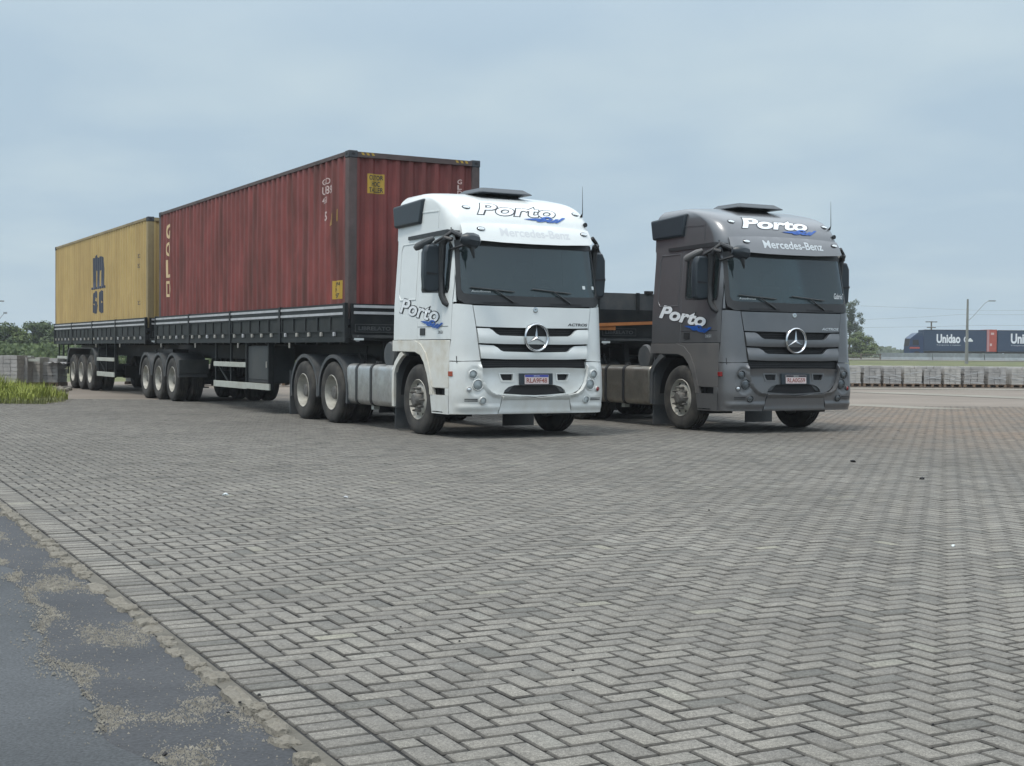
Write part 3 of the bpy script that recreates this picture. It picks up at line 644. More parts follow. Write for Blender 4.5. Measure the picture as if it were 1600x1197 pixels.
    MB().tube([(.02, -1.36, 2.79), (.08, -1.38, 2.78), (.17, -1.40, 2.76), (.25, -1.40, 2.75), (.29, -1.40, 2.74)], [.05, .095, .115, .10, .05], 10).build('front_mirror', M['bluegrey'], T, True)
    MB().tube([(.12, -1.40, 2.76), (.17, -1.42, 2.66), (.20, -1.42, 2.52)], [.02, .04, .012], 8).build('mirror_stay', M['black'], T, True)
    # --- rear wall, roof
    MB().box(.08, 2.42, .84, .87, 1.25, 3.0).build('cab_rear_wall', P, T)
    MB().box(.06, 2.44, -1.0, .84, 1.20, 1.36).build('cab_floor', M['steel'], T)
    PR = 3.1
    rows = []
    zz = list(np.arange(2.90, 3.56, .03))
    for z in zz:
        row = []
        for p in np.concatenate([-np.linspace(2.65, 1.45, 10), np.linspace(-1.40, 1.40, 49), np.linspace(1.45, 2.65, 10)]):
            x, y, z_ = cab(p, z); ymax = .88-max(0, z-3.4)*.5
            if abs(p) > 1.41:
                f = (abs(p)-1.45)/1.2; x, y0_, z_ = cab(1.44*(1 if p > 0 else -1), z); y = y0_+f*(ymax-y0_)
            row.append((x, y, z_))
        rows.append(row)
    # crown of the roof closes inwards
    top = rows[-1]; cx_, cy_ = 1.25, .25
    for f, dz in ((.8, .014), (.5, .03), (.0, .038)): rows.append([(cx_+(x-cx_)*f, cy_+(y-cy_)*f, z+dz) for x, y, z in top])
    MB().grid(rows).build('roof', P, T, True, fix=False, ang=60)
    MB().add([r_[0] for r_ in rows[:len(zz)]]+[r_[-1] for r_ in rows[:len(zz)]], [(i, i+1, len(zz)+i+1, len(zz)+i) for i in range(len(zz)-1)]).build('roof_rear', P, T)
    # shallow moulding lines on the side of the high roof
    for g in (-1, 1):
        sd_ = side(g)
        panel([(-.55, 3.0), (-.55, 3.25), (.02, 3.27), (.02, 3.255), (-.535, 3.235), (-.535, 3.0)], sd_, -.008, .01, gs=.3).build('roof_moulding', P, T, True, .003)
    # roof hatch / cooler
    m_ = MB(); 
    m_.add([(.80, -.44, 3.57), (1.72, -.44, 3.57), (1.74, .40, 3.58), (.78, .40, 3.58), (.90, -.30, 3.655), (1.62, -.30, 3.655), (1.62, .32, 3.66), (.90, .32, 3.66)], [(0,3,2,1),(4,5,6,7),(0,1,5,4),(1,2,6,5),(2,3,7,6),(3,0,4,7)])
    m_.build('roof_cooler', M['bluegrey'], T, True, .035, seg=4)
    # --- sun visor with maker's name
    def visor(u, z, d=0.):
        f = (3.055-z)/.30; x, y, _ = cab(u, z, d); return (x, y-.02-.11*max(0, f)**.7, z-.0)
    vz = [(-1.05, 2.80), (-.5, 2.775), (0, 2.77), (.5, 2.775), (1.05, 2.80), (1.16, 2.83), (1.14, 3.03), (.6, 3.055), (0, 3.06), (-.6, 3.055), (-1.14, 3.03), (-1.16, 2.83)]
    v_ = panel(vz, visor, 0, .04, gs=.06).build('sun_visor', P, T, True, .008)
    text('Mercedes-Benz', .2, visor, badge_ink, parent=v_, width=1.24, height=.125, u0=-.53, v0=2.868, depth=-.0012 if hull == 'white' else -.003, offset=.004)
    # --- marker lamps
    def oval(p, z, fn=cab, rx=.055, rz=.022, nm='marker_lamp'):
        o = panel([(p+rx*math.cos(t), z+rz*math.sin(t)) for t in np.linspace(0, 2*math.pi, 17)[:-1]], fn, -.022, .01, gs=.5).build(nm, M['chrome'], T, True, .004)
        panel([(p+rx*.6*math.cos(t), z+rz*.62*math.sin(t)) for t in np.linspace(0, 2*math.pi, 13)[:-1]], fn, -.026, .0, gs=.5).build('lens', M['dot'], o, True)
        panel([(p+rx*1.25*math.cos(t), z+rz*1.35*math.sin(t)) for t in np.linspace(0, 2*math.pi, 17)[:-1]], fn, -.008, .01, gs=.5).build('bezel', M['black'], o, True)
    oval(-.95, 3.29); oval(1.02, 3.285); oval(-.84, 2.965, visor); oval(1.0, 2.965, visor)
    # aerial
    x, y, z = cab(1.13, 3.25); MB().tube([(x, y-.01, z), (x, y-.05, z+.05), (x, y-.04, z+.45)], [.022, .006, .002], 6).build('aerial', M['black'], T, True)
    x, y, z = cab(1.12, 3.12); MB().lathe([(0, .0), (0, .035), (.03, .03), (.05, 0)], c=(x, y-.04, z), n=10, axis='y').build('horn_button', M['black'], T, True)
    # --- windscreen
    ws_ = [(-1.225, 2.05), (-1.20, 1.95), (-1.10, 1.895), (-.6, 1.885), (0, 1.882), (.6, 1.885), (1.10, 1.895), (1.20, 1.95), (1.225, 2.05), (1.235, 2.80), (-1.235, 2.80)]
    gl = [(-1.155, 2.10), (-1.12, 2.045), (-1.04, 2.03), (0, 2.015), (1.04, 2.03), (1.12, 2.045), (1.155, 2.10), (1.165, 2.725), (-1.165, 2.725)]
    wf = panel(ws_, cab, -.006, .03, holes=[gl], gs=.15).build('windscreen_frame', M['black'], T, True, .003)
    panel(gl, cab, .004, .010, gs=.08).build('windscreen', M['glass'], T, True)
    # rubber and cowl slots
    for u in (-.55, .55): panel([(u-.28, 1.905), (u+.28, 1.905), (u+.28, 1.925), (u-.28, 1.925)], cab, -.010, 0, gs=.3).build('cowl_slot', M['void'], wf)
    for u0_, u1_ in ((-.35, -1.02), (.62, -.02)):
        a = cab(u0_, 1.93, -.02); b = cab(u1_, 2.10, -.035); c_ = cab((u0_+u1_)/2+.02, 2.105, -.035)
        wp = MB().tube([a, c_], [.013, .009], 6); 
        wp.build('wiper_arm', M['black'], T, True)
        e0 = cab(u1_, 2.125, -.028); mid = cab((u0_+u1_)/2+.0, 2.10, -.032); e1 = cab(u0_+.02, 2.075, -.028)
        MB().tube([e0, mid, e1], .010, 5).build('wiper_blade', M['black'], T, True)
    # stickers and badge board inside the glass
    def inner(u, z, d=0.): return cab(u, z, .02+d)
    text('AutoBonus', .1, cab, M['dot'], parent=T, width=.30, height=.028, u0=-1.0, v0=2.062, depth=.002, name='window_sticker')
    if hull == 'white':
        for u in (.92, 1.10): panel([(u-.025, 2.15), (u+.025, 2.15), (u+.025, 2.20), (u-.025, 2.20)], cab, .001, .003, gs=.2).build('window_sticker', M['dot'], T)
    else:
        text('Gabrio T', .1, cab, M['whiteink'], parent=T, width=.26, height=.09, u0=.90, v0=2.11, depth=.002, shear=.4, name='window_sticker')
    x, y, z = cab(.12, 2.25, .10); MB().box(x-.08, x+.0, y, y+.02, z-.05, z+.05).build('toll_tag', M['void'], T)
    x, y, z = cab(.2, 2.27, .02); MB().box(x-.03, x+.09, y, y+.01, z-.012, z+.012).build('toll_tag', M['whiteink'], T)
    # --- interior
    MB().box(.15, 2.35, -1.05, -.62, 1.36, 1.98).build('dashboard', M['void'], T, False, .05)
    for x in (.35, 1.55):
        st_ = MB().box(x, x+.55, -.45, .1, 1.5, 1.75).box(x+.02, x+.53, .08, .22, 1.7, 2.35).box(x+.13, x+.42, .09, .2, 2.36, 2.6).build('seat', M['fabric'], T, True, .05)
    MB().lathe([(-.02, .21), (0, .235), (.02, .21), (0, .19), (-.02, .21)], c=(1.85, -.55, 2.02), n=24, axis='y').build('steering_wheel', M['void'], T, True)
    MB().box(.1, 2.4, .78, .8, 1.36, 2.95).build('rear_curtain', M['fabric'], T)
    MB().box(.1, 2.4, -.9, .8, 2.96, 2.98).build('headlining', M['fabric'], T)
    # --- front hatch and grille
    hatch = [(-.985, 1.872), (-.935, 1.578), (-.70, 1.572), (-.30, 1.568), (.30, 1.568), (.70, 1.572), (.935, 1.578), (.985, 1.872), (.5, 1.868), (-.5, 1.868)]
    panel(hatch, cab, -.010, .03, gs=.10).build('front_flap', P, T, True, bv)
    bar1 = [(-.93, 1.556), (-.74, 1.552), (-.695, 1.53), (-.64, 1.48), (-.585, 1.455), (-.2, 1.448), (.2, 1.448), (.585, 1.455), (.64, 1.48), (.695, 1.53), (.74, 1.552), (.93, 1.556), (.905, 1.345), (.5, 1.335), (-.5, 1.335), (-.905, 1.345)]
    def bulge(zc_, hz_, amt):
        return lambda u, z, d=0.: cab(u, z, d-(amt*max(0, 1-((z-zc_)/hz_)**2) if d <= 0 else 0))
    panel(bar1, bulge(1.42, .12, .022), -.012, .03, gs=.045, st=.03).build('grille_bar', P, T, True, .007)
    bar2 = [(-.902, 1.322), (-.68, 1.312), (-.62, 1.285), (-.575, 1.245), (-.53, 1.228), (-.2, 1.222), (.2, 1.222), (.53, 1.228), (.575, 1.245), (.62, 1.285), (.68, 1.312), (.902, 1.322), (.875, 1.13), (.5, 1.118), (-.5, 1.118), (-.875, 1.13)]
    panel(bar2, bulge(1.19, .10, .022), -.012, .03, gs=.045, st=.03).build('grille_bar', P, T, True, .007)
    for z in (1.47, 1.50, 1.53, 1.25, 1.275, 1.03, 1.06, 1.085):
        w_ = .62 if z > 1.4 else .58 if z > 1.2 else .84
        panel([(-w_, z-.004), (w_, z-.004), (w_, z+.004), (-w_, z+.004)], cab, .02, .03, gs=.3).build('grille_slat', M['black'], T)
    # star badge
    x, y, z = cab(0, 1.435, -.03)
    st_ = MB().lathe([(-.005, .168), (-.025, .176), (-.035, .188), (-.025, .203), (0, .208), (.03, .205)], c=(x, y-.01, z), n=48, axis='y').build('badge_ring', M['chrome'], T, True, ang=60)
    MB().lathe([(0, 0), (.0, .172)], c=(x, y+.004, z), n=40, axis='y').build('badge_back', M['void'], st_)
    sv = [(x, y-.045, z)]; 
    for k_ in range(6):
        a = math.pi/2+k_*math.pi/3; r_ = .172 if k_ % 2 == 0 else .026; sv.append((x+r_*math.cos(a), y-.012, z+r_*math.sin(a)))
    MB().add(sv, [(0, k_+1, (k_+1) % 6+1) for k_ in range(6)]).build('badge_star', M['chrome'], st_)
    x, y, z = cab(0.01, 1.825, -.012); MB().lathe([(.0, .042), (-.006, .040), (-.008, .03), (-.004, 0)], c=(x, y, z), n=20, axis='y').build('small_badge', M['chrome'], T, True)
    text(model_txt, .1, cab, M['ink'] if hull == 'white' else M['silverink'], parent=T, width=.36, height=.04, u0=.56, v0=1.605, depth=-.014, name='lettering', offset=.003, shear=.2)
    text('2651', .1, side(-1), M['ink'] if hull == 'white' else M['silverink'], parent=T, width=.16, height=.045, u0=0, v0=0, depth=-.004, name='lettering',
         warp=lambda a, b: (-(a+.68), b+1.475))
    # --- bumper
    seam = [(.62, .345), (.58, .50), (.555, .605)]
    def bw(u, z, d=0.):   # slight outward roll of the apron
        return cab(u, z, d)
    low = [(-.605, .345), (-.565, .50), (-.545, .605), (-.3, .600), (-.12, .582), (0, .574), (.12, .582), (.3, .600), (.545, .605), (.565, .50), (.605, .345)]
    def lowf(u, z, d=0.): return cab(u, z, d-(.042*max(0, 1-((z-.595)/.045)**2)+.012*max(0, 1-((z-.37)/.03)**2) if d <= .001 else 0))
    panel(low, lowf, -.004, .03, gs=.03, st=.03).build('bumper_centre', P, T, True, .006)
    rim = [(.872, 1.0), (.865, .90), (.83, .78), (.77, .69), (.69, .635), (.555, .612)]
    for g in (-1, 1):
        pod = [(g*a, b) for a, b in ([(.618, .345), (.578, .50), (.558, .612)]+rim[::-1][1:]+[(.875, 1.085), (1.0, 1.088), (1.15, 1.082), (1.25, 1.08), (sp(-1.06, 1.08), 1.08), (sp(-1.06, .6), .6), (sp(-1.06, .345), .345), (1.0, .345)])]
        def podf(u, z, d=0.):
            a = abs(u); k_ = 0
            if d <= .001:
                k_ += .016*max(0, 1-((z-.44)/.05)**2)*(1 if a < 1.15 else max(0, (1.3-a)/.15))   # crease under the fog lamp
                # sunken lamp bowl
                q = ((a-.965)/.135)**2+((z-.81)/.20)**2
                k_ -= .012*max(0, min(1, (1.1-q)/.2))
                r_ = min(math.hypot(a-p_[0], z-p_[1]) for p_ in [(rim[i][0]+(rim[i+1][0]-rim[i][0])*t_, rim[i][1]+(rim[i+1][1]-rim[i][1])*t_) for i in range(5) for t_ in (0, .33, .66)])
                k_ += .042*max(0, 1-(r_/.05)**2)
            return cab(u, z, d-k_)
        pd = panel(pod, podf, 0, .04, gs=.022, st=.024).build('bumper_corner', P, T, True, .006)
        for (pp, zz_, rr_, nm) in ((1.0, .905, .058, 'headlamp'), (.93, .757, .072, 'headlamp'), (1.065, .69, .036, 'side_lamp'), (.855, .535, .048, 'fog_lamp')):
            x, y, z = podf(g*pp, zz_, -.004); t = float(np.interp(pp, _ps, _th)); rot = Matrix.Rotation(g*t, 3, 'Z'); 
            def lamp(prof, nm_, m_, par):
                q = MB().lathe(prof, n=24, axis='y'); q.v = [tuple(rot @ Vector(v_)+Vector((x, y, z))) for v_ in q.v]; return q.build(nm_, m_, par, True, fix=True)
            o_ = lamp([(.02, rr_*1.16), (-.012, rr_*1.16), (-.018, rr_*1.05), (-.004, rr_*.92)], nm, P if hull == 'white' else M['fender'], T)
            lamp([(.012, rr_*.98), (.006, rr_*.7), (.022, rr_*.45), (.014, 0)], 'reflector', M['mirrorlamp'], o_)
            lamp([(-.006, rr_*.98), (-.018, rr_*.7), (-.024, rr_*.35), (-.026, 0)], 'lens', M['clear'] if nm != 'side_lamp' else (M['redlamp'] if g > 0 else M['lens']), o_)
        for zz_ in (.556, .532):
            panel([(g*a, b) for a, b in [(.935, zz_-.006), (1.13, zz_-.004), (1.13, zz_+.006), (.935, zz_+.008)]], podf, -.004, .004, gs=.2).build('vent_slot', M['void'], pd)
        panel([(g*a, b) for a, b in [(sp(-1.055, .9), .875), (sp(-1.055, .9)-.10, .875), (sp(-1.055, .9)-.10, .945), (sp(-1.055, .9), .945)]], podf, -.010, .0, gs=.2).build('side_reflector', M['amber'] if hull == 'white' else M['redlamp'], T, True, .003)
        # small vents beside the plate
    innr = [(-.885, .99), (-.868, .88), (-.815, .76), (-.742, .678), (-.645, .632), (-.55, .612), (0, .585), (.55, .612), (.645, .632), (.742, .678), (.815, .76), (.868, .88), (.885, .99), (.5, 1.0), (-.5, 1.0)]
    mouth = [(-.52, .632), (-.50, .68), (-.44, .725), (-.34, .752), (.34, .752), (.44, .725), (.50, .68), (.52, .632), (.2, .612), (0, .606), (-.2, .612)]
    vent = lambda g: [(g*a, b) for a, b in [(.375, .82), (.53, .82), (.555, .86), (.57, .908), (.365, .908)]]
    def inf(u, z, d=0.):
        e = max(0, min(1, (z-.955)/.03)); return cab(u, z, d+(.040*(1-e) if d <= .03 else .04))
    pn = panel(innr, inf, .0, .045, holes=[mouth, vent(-1), vent(1)], gs=.06, st=.03).build('bumper_inner_panel', P, T, True, .005)
    for g in (-1, 1): panel([(g*a, b) for a, b in [(.35, .80), (.56, .80), (.60, .925), (.34, .925)]], inf, -.008, .0, holes=[vent(g)], st=.03, gs=.3).build('vent_surround', P, T, True, .005)
    # grey shoulders inside the mouth
    for g in (-1, 1): panel([(g*a, b) for a, b in [(.50, .65), (.49, .69), (.43, .73), (.34, .745), (.37, .72), (.43, .66)]], inf, .02, .04, gs=.3).build('mouth_shoulder', M['fender'], T)
    # number plate
    pl = panel([(-.272, .755), (.272, .755), (.272, .92), (-.272, .92)], cab, .0, .04, gs=.3).build('plate_holder', M['bluegrey'], T, False, .004)
    pf = panel([(-.197, .768), (.197, .768), (.197, .90), (-.197, .90)], cab, -.005, .0, gs=.3).build('number_plate', M['plateface'], T)
    panel([(-.193, .868), (.193, .868), (.193, .898), (-.193, .898)], cab, -.007, -.004, gs=.3).build('plate_band', M['plateblue'] if hull == 'white' else M['ink'], pf)
    text(plate_txt, .1, cab, M['plateink'], parent=pf, width=.34, height=.068, u0=-.17, v0=.785, depth=-.008, offset=.002)
    text('BRASIL', .03, cab, M['dot'], parent=pf, width=.10, height=.016, u0=-.05, v0=.876, depth=-.009)
    # --- company name on the forehead and door
    def pword(fn, u0, v0, w, h, W=None, par=None, slope=0., front=True):
        wp = W or (lambda a, b: (a, b))
        text('Porto', .3, fn, ink_line, parent=par, width=w*1.035, height=h*1.10, u0=0, v0=0, depth=-.004, offset=.018, shear=.35, warp=lambda a, b: wp(a-w*.0175+u0, b-h*.05+v0+slope*a), name='lettering_outline')
        text('Porto', .3, fn, ink_main, parent=par, width=w, height=h, u0=0, v0=0, depth=-.009, offset=.006 if hull == 'white' else .012, shear=.35, warp=lambda a, b: wp(a+u0, b+v0+slope*a))
        text('Sul', .3, fn, M['blueink'], parent=par, width=w*.42, height=h*.48, depth=-.013, offset=.012, shear=.7, warp=lambda a, b: wp(a+u0+w*.70, b+v0-h*.36+slope*(a+w*.7)))
        def tr(a, b): return wp(a+u0+w*.55, b+v0+slope*(a+w*.5))
        sw = [(0, -.18*h), (.10*w, -.10*h), (.30*w, -.02*h), (.26*w, -.10*h), (.42*w, -.16*h), (.28*w, -.20*h), (.12*w, -.26*h)]
        q = panel([tr(*s_) for s_ in sw], fn, -.011, -.008, gs=.1, st=.04).build('swoosh', M['blueink'], par)
    pword(cab, -.80, 3.185, 1.40, .185, par=T, slope=-.0)
    pword(side(-1), 0, 0, 1.36, .225, par=T, W=lambda a, b: (.66-a, b+1.805-.135*a))
    # --- chassis, tank, fenders, wheels
    MB().box(.80, .88, -.9, 5.7, .72, 1.0).box(1.62, 1.70, -.9, 5.7, .72, 1.0).box(.88, 1.62, .9, 1.1, .74, .96).box(.88, 1.62, 2.9, 3.1, .74, .96).build('chassis', M['steel'], T)
    MB().box(.6, 1.9, -.8, .6, .62, 1.15).build('engine', M['void'], T)
    MB().lathe([(0, 0), (0, .45), (.05, .45), (.07, .38), (.07, 0)], c=(1.25, 3.95, 1.12), n=24, axis='z').build('fifth_wheel', M['steel'], T, True)
    for far in (False, True):
        wheel(T, 0, far, front=True)
        wheel(T, 3.46, far); wheel(T, 4.84, far)
        x0, x1 = (.03, .70) if not far else (1.80, 2.47)
        for s_, aa, bb in ((3.46, -8, 196), (4.84, -12, 190)): fender(T, s_, x0, x1, r=.64, a0=aa, a1=bb, sx=1.08)
        MB().box(x0, x1, 5.56, 5.58, .05, .85).build('mudflap', M['fender'], T)
    axle(T, 0); axle(T, 3.46); axle(T, 4.84)
    for far in (False, True):
        xx = (lambda x: x) if not far else (lambda x: 2.5-x)
        # rounded tank, two black straps
        pr = []
        for (cx_, cz_, a0, a1) in ((.14, .45, 270, 180), (.14, .91, 180, 90), (.56, .91, 90, 0), (.56, .45, 0, -90)):
            for i_ in range(6): a = R(a0+(a1-a0)*i_/5); pr.append((xx(cx_+.10*math.cos(a)), cz_+.10*math.sin(a)))
        tk = MB().prism(pr, 1.0, 2.84, 'y').build('fuel_tank', M[tank_m], T, True, .022, seg=3)
        for a_ in (1.78, 2.38):
            c0x, c0z = xx(.35), .68
            MB().prism([(c0x+(x-c0x)*1.03, c0z+(z-c0z)*1.03) for x, z in pr], a_, a_+.075, 'y').build('tank_strap', M['black'], tk, True)
        MB().lathe([(0, .0), (0, .05), (.05, .05), (.055, 0)], c=(xx(.3), 2.1, 1.005), n=14, axis='z').build('filler_cap', M['black'], tk, True)
        MB().box(*sorted((xx(.15), xx(.25))), 1.95, 2.05, .28, .345).build('tank_drain', M['guard'], tk)
    MB().lathe([(0, 0), (0, .19), (.03, .21), (.05, .21), (.07, .19), (.07, 0)], c=(.10, 1.25, 1.16), n=28).build('air_filter_disc', M['fender'], T, True)
    MB().tube([(.3, .95, 1.5), (.5, 1.3, 1.25), (.9, 2.2, 1.2)], .025, 6).tube([(.5, .95, 1.6), (.7, 1.5, 1.3), (1.0, 2.3, 1.25)], .02, 6).build('air_hoses', M['void'], T, True)
    MB().box(.3, 2.2, .95, 1.35, 1.1, 1.3).build('rear_deck', M['void'], T)
    return T
M['clear'] = glassmat('lamp_glass', (.93, .95, .96), 1.2, .985)
WH = tractor(M['white'], M['whitedirty'], M['whiteink'], M['ink'], M['faintink'], 'RLA9F48', 'ACTROS', 'white tractor unit with dark windscreen at the front of the two-container lorry', -1.4025, 20.1416, R(28.86), 'white', 'alu')
GR = tractor(M['grey'], M['greydirty'], M['whiteink'], M['ink'], M['silverink'], 'RLA0G59', 'ACTROS', 'dark grey tractor unit parked on the right with no container behind it', 2.6982, 21.9797, R(26.42), 'grey', 'aludark')
# ------------------------------------------------------------------ trailers
WP, WR = (-1.4025, 20.1416), R(28.86); GP, GRr = (2.6982, 21.9797), R(26.42)
def rigw(P, r, x, y): return (P[0]+x*math.cos(r)-y*math.sin(r), P[1]+x*math.sin(r)+y*math.cos(r), 0)
ZB, ZT = 1.36, 2.0
def trailer(P, r, s0, secs, axles, length, guards, label, group, chassis_end, headboard=None, boxes=(), common_fender=False, cat='trailer', plate='LIBRELATO', legs=None):
    T = empty('semi_trailer', rigw(P, r, 0, s0), r, label=label, cat=cat, group=group)
    W = 2.56; xo = -.03
    MB().box(xo+.05, xo+W-.05, 0.03, length-.02, 1.44, 1.60).build('deck', M['steel'], T)
    MB().box(.78, .88, .3, chassis_end, 1.02, 1.44).box(1.62, 1.72, .3, chassis_end, 1.02, 1.44).build('frame_rails', M['steel'], T)
    cm = MB(); y = .4
    while y < length-.2: cm.box(.05, 2.45, y, y+.07, 1.33, 1.44); y += .55
    cm.build('cross_members', M['steel'], T)
    # lower longitudinal rail, both sides
    for g in (0, 1):
        x0 = xo if g == 0 else xo+W-.05
        MB().box(x0, x0+.05, 0, length, ZB, ZB+.09).build('side_rail', M['board'], T)
        xs = (lambda a: xo+a) if g == 0 else (lambda a: xo+W-a)
        def bx(m_, a0, a1, y0, y1, z0, z1): a, b = sorted((xs(a0), xs(a1))); m_.box(a, b, y0, y1, z0, z1); return m_
        for i in range(len(secs)-1):
            y0, y1 = secs[i]+.05, secs[i+1]-.05
            pn = bx(MB(), .012, .035, y0, y1, ZB+.095, ZT).build('side_board', M['boardgrey'], T)
            bx(MB(), -.004, .0115, y0, y1, 1.785, ZT+.004).build('board_cap', M['board'], pn)
            for zz in (1.835, 1.945): bx(MB(), -.018, -.0045, y0+.02, y1-.02, zz-.021, zz+.021).build('pale_strip', M['strip'], pn)
            nr = 5 if y1-y0 > 2.0 else 3
            if g == 0 or True:
                for k_ in range(nr+1):
                    yy = y0+.02+(y1-y0-.10)*k_/nr
                    bx(MB(), -.008, .011, yy, yy+.05, ZB+.20, 1.783).build('rib', M['board'], pn)
                for k_ in range(nr):
                    yy = y0+.02+(y1-y0-.10)*(k_+.5)/nr+.1
                    h_ = bx(MB(), -.03, .011, yy-.02, yy+.05, ZB+.10, ZB+.17); h_.build('hook', M['rope'] if (k_+i) % 4 else M['strip'], pn, False, .008)
                bx(MB(), -.012, .010, y0, y1, ZB+.175, ZB+.195).build('hinge_rail', M['board'], pn)
            # a dangling rope clip
            if g == 0: bx(MB(), -.02, .0, y1-.5, y1-.47, ZB-.10, ZB-.005).build('rope_clip', M['rope'], T)
        for i, y in enumerate(secs):
            a = y-.05 if 0 < i < len(secs)-1 else (y if i == 0 else y-.05); 
            bx(MB(), -.022, .04, a, a+(.10 if 0 < i < len(secs)-1 else .09), ZB-.01, ZT+.012).build('post', M['board'], T, False, .004)
    # front board
    fb = MB().box(xo+.09, xo+W-.09, .0, .03, ZB+.05, ZT).build('front_board', M['board'], T)
    for zz in ((1.85, 1.955) if not headboard else ()): MB().box(xo+.14, xo+W-.14, -.014, -.001, zz-.022, zz+.022).build('pale_strip', M['strip'], fb)
    pt = MB().box(xo+.16, xo+.86, -.010, -.001, 1.53, 1.66).build('maker_plate', M['board'], fb)
    MB().box(xo+.16, xo+.86, -.014, -.011, 1.655, 1.663).box(xo+.16, xo+.86, -.014, -.011, 1.527, 1.535).box(xo+.16, xo+.167, -.014, -.011, 1.535, 1.655).box(xo+.853, xo+.86, -.014, -.011, 1.535, 1.655).build('plate_rim', M['fender'], fb)
    text(plate, .1, lambda a, b, d: (a, -.013, b), M['fender'], parent=fb, width=.58, height=.065, u0=xo+.22, v0=1.56, offset=.003)
    MB().tube([(xo+.10, .0, 1.44), (xo+W-.1, .0, 1.44)], .05, 8).build('front_bumper_rail', M['board'], T, True)
    MB().lathe([(0, 0), (0, .05), (.03, .05), (.03, 0)], c=(xo+.2, -.04, 1.42), n=10, axis='y').build('marker_lamp', M['strip'], T)
    MB().box(xo+.13, xo+.30, -.05, -.03, 1.395, 1.43).build('marker_lamp', M['dot'], T)
    MB().box(xo+.05, xo+W-.05, length-.05, length-.02, ZB, ZT).build('rear_board', M['board'], T)
    if headboard:
        hb = MB().box(.0, 2.5, .035, .06, ZT-.05, headboard).build('headboard', M['fender'], T)
        for x in (.02, .85, 1.62, 2.42): MB().box(x, x+.06, .0, .034, ZT-.1, headboard+.01).build('stanchion', M['board'], hb)
        MB().box(1.05, 1.2, .0, .08, headboard+.001, headboard+.05).build('headboard_lamp', M['void'], hb)
        MB().bar((.0, -.06, 1.72), (2.5, -.02, 1.83), .03, .055).build('load_strap', M['tan'], T)
        MB().box(.05, .38, -.045, -.02, 1.63, 1.70).build('load_strap', M['tan'], T)
    for far in (False, True):
        xx = (lambda x: x) if not far else (lambda x: 2.5-x)
        for a in axles: wheel(T, a, far)
        if common_fender:
            a0, a1 = axles[0], axles[-1]
            o = [(a0-.86, .75), (a0-.72, 1.05), (a0-.50, 1.24), (a1+.50, 1.24), (a1+.72, 1.05), (a1+.86, .75)]
            i_ = [(p+(.025 if p < (a0+a1)/2 else -.025), q-.02) for p, q in o]
            mm = MB(); n = 6
            for (u0, u1, q0, q1) in [(*o[k_], *o[k_+1]) for k_ in range(5)]:
                pass
            vs = [(xx(.0), *q) for q in o]+[(xx(.66), *q) for q in o]+[(xx(.0), *q) for q in i_]+[(xx(.66), *q) for q in i_]
            fs = []
            for k_ in range(5): fs += [(k_, k_+1, n+k_+1, n+k_), (2*n+k_, 3*n+k_, 3*n+k_+1, 2*n+k_+1), (k_, 2*n+k_, 2*n+k_+1, k_+1)]
            mm.add(vs, fs).build('mudguard', M['fender'], T)
            MB().add([(xx(-.005), *o[k_]) for k_ in (0, 1, 2)]+[(xx(-.005), o[k_][0]+.09, o[k_][1]-.02) for k_ in (2, 1, 0)], [(0, 1, 4, 5), (1, 2, 3, 4)]).build('mudguard_lip', M['fender'], T)
            MB().add([(xx(-.005), *o[k_]) for k_ in (5, 4, 3)]+[(xx(-.005), o[k_][0]-.09, o[k_][1]-.02) for k_ in (3, 4, 5)], [(0, 1, 4, 5), (1, 2, 3, 4)]).build('mudguard_lip', M['fender'], T)
            MB().box(*sorted((xx(.02), xx(.62))), a0-.90, a0-.87, .64, 1.0).build('mudguard_flap', M['toolbox'], T)
        else:
            for j, a in enumerate(axles):
                fender(T, a, *sorted((xx(.0), xx(.68))), r=.615, a0=5, a1=175, sx=1.0)
            MB().box(*sorted((xx(.0), xx(.70))), axles[0]-.66, axles[0]-.60, .66, .98).build('mudguard_flap', M['toolbox'], T, False, .01)
        for (a0, a1) in guards:
            gz = ((.87, .97), (.44, .57))
            gd = None
            for z0, z1 in gz:
                MB().box(*sorted((xx(.0), xx(.03))), a0, a1, z0, z1).build('side_guard', M['guard'], T, False, .006)
            for a in np.linspace(a0+.02, a1-.06, 3): MB().box(*sorted((xx(.035), xx(.075))), a, a+.05, .42, ZB-.01).build('guard_post', M['board'], T)
            MB().bar((xx(.05), (a0+a1)/2, .46), (xx(.05), a1-.1, .95), .03).build('guard_stay', M['board'], T)
        for (a0, a1, z0, z1) in boxes:
            tb = MB().box(*sorted((xx(.03), xx(.55))), a0, a1, z0, z1).build('toolbox', M['toolbox'], T, False, .02)
            MB().box(*sorted((xx(.016), xx(.029))), a0+.12, a0+.16, z0+.30, z0+.42).build('box_latch', M['rope'], tb)
            MB().box(*sorted((xx(.018), xx(.029))), a0+.05, a1-.05, z0+.06, z0+.075).build('gap', M['void'], tb)
            for b0 in (a0-.06, a1+.005): MB().box(*sorted((xx(-.005), xx(.10))), b0, b0+.055, z0-.12, ZB-.01).build('box_bracket', M['board'], T)
            MB().box(*sorted((xx(-.008), xx(.022))), a0-.1, a1+.06, z0-.125, z0-.005).build('side_guard', M['guard'], T)
        if legs: MB().box(*sorted((xx(.5), xx(.64))), legs, legs+.14, .45, 1.1).box(*sorted((xx(.52), xx(.62))), legs+.02, legs+.12, .22, .45).box(*sorted((xx(.42), xx(.72))), legs-.08, legs+.22, .19, .22).build('landing_leg', M['steel'], T)
    for a in axles: axle(T, a)
    ac = axles[0]-1.0
    MB().lathe([(0, 0), (0, .17), (.05, .2), (.9, .2), (.95, .17), (.95, 0)], c=(1.2, ac-1.2, .92), n=16).build('air_tank', M['steel'], T, True)
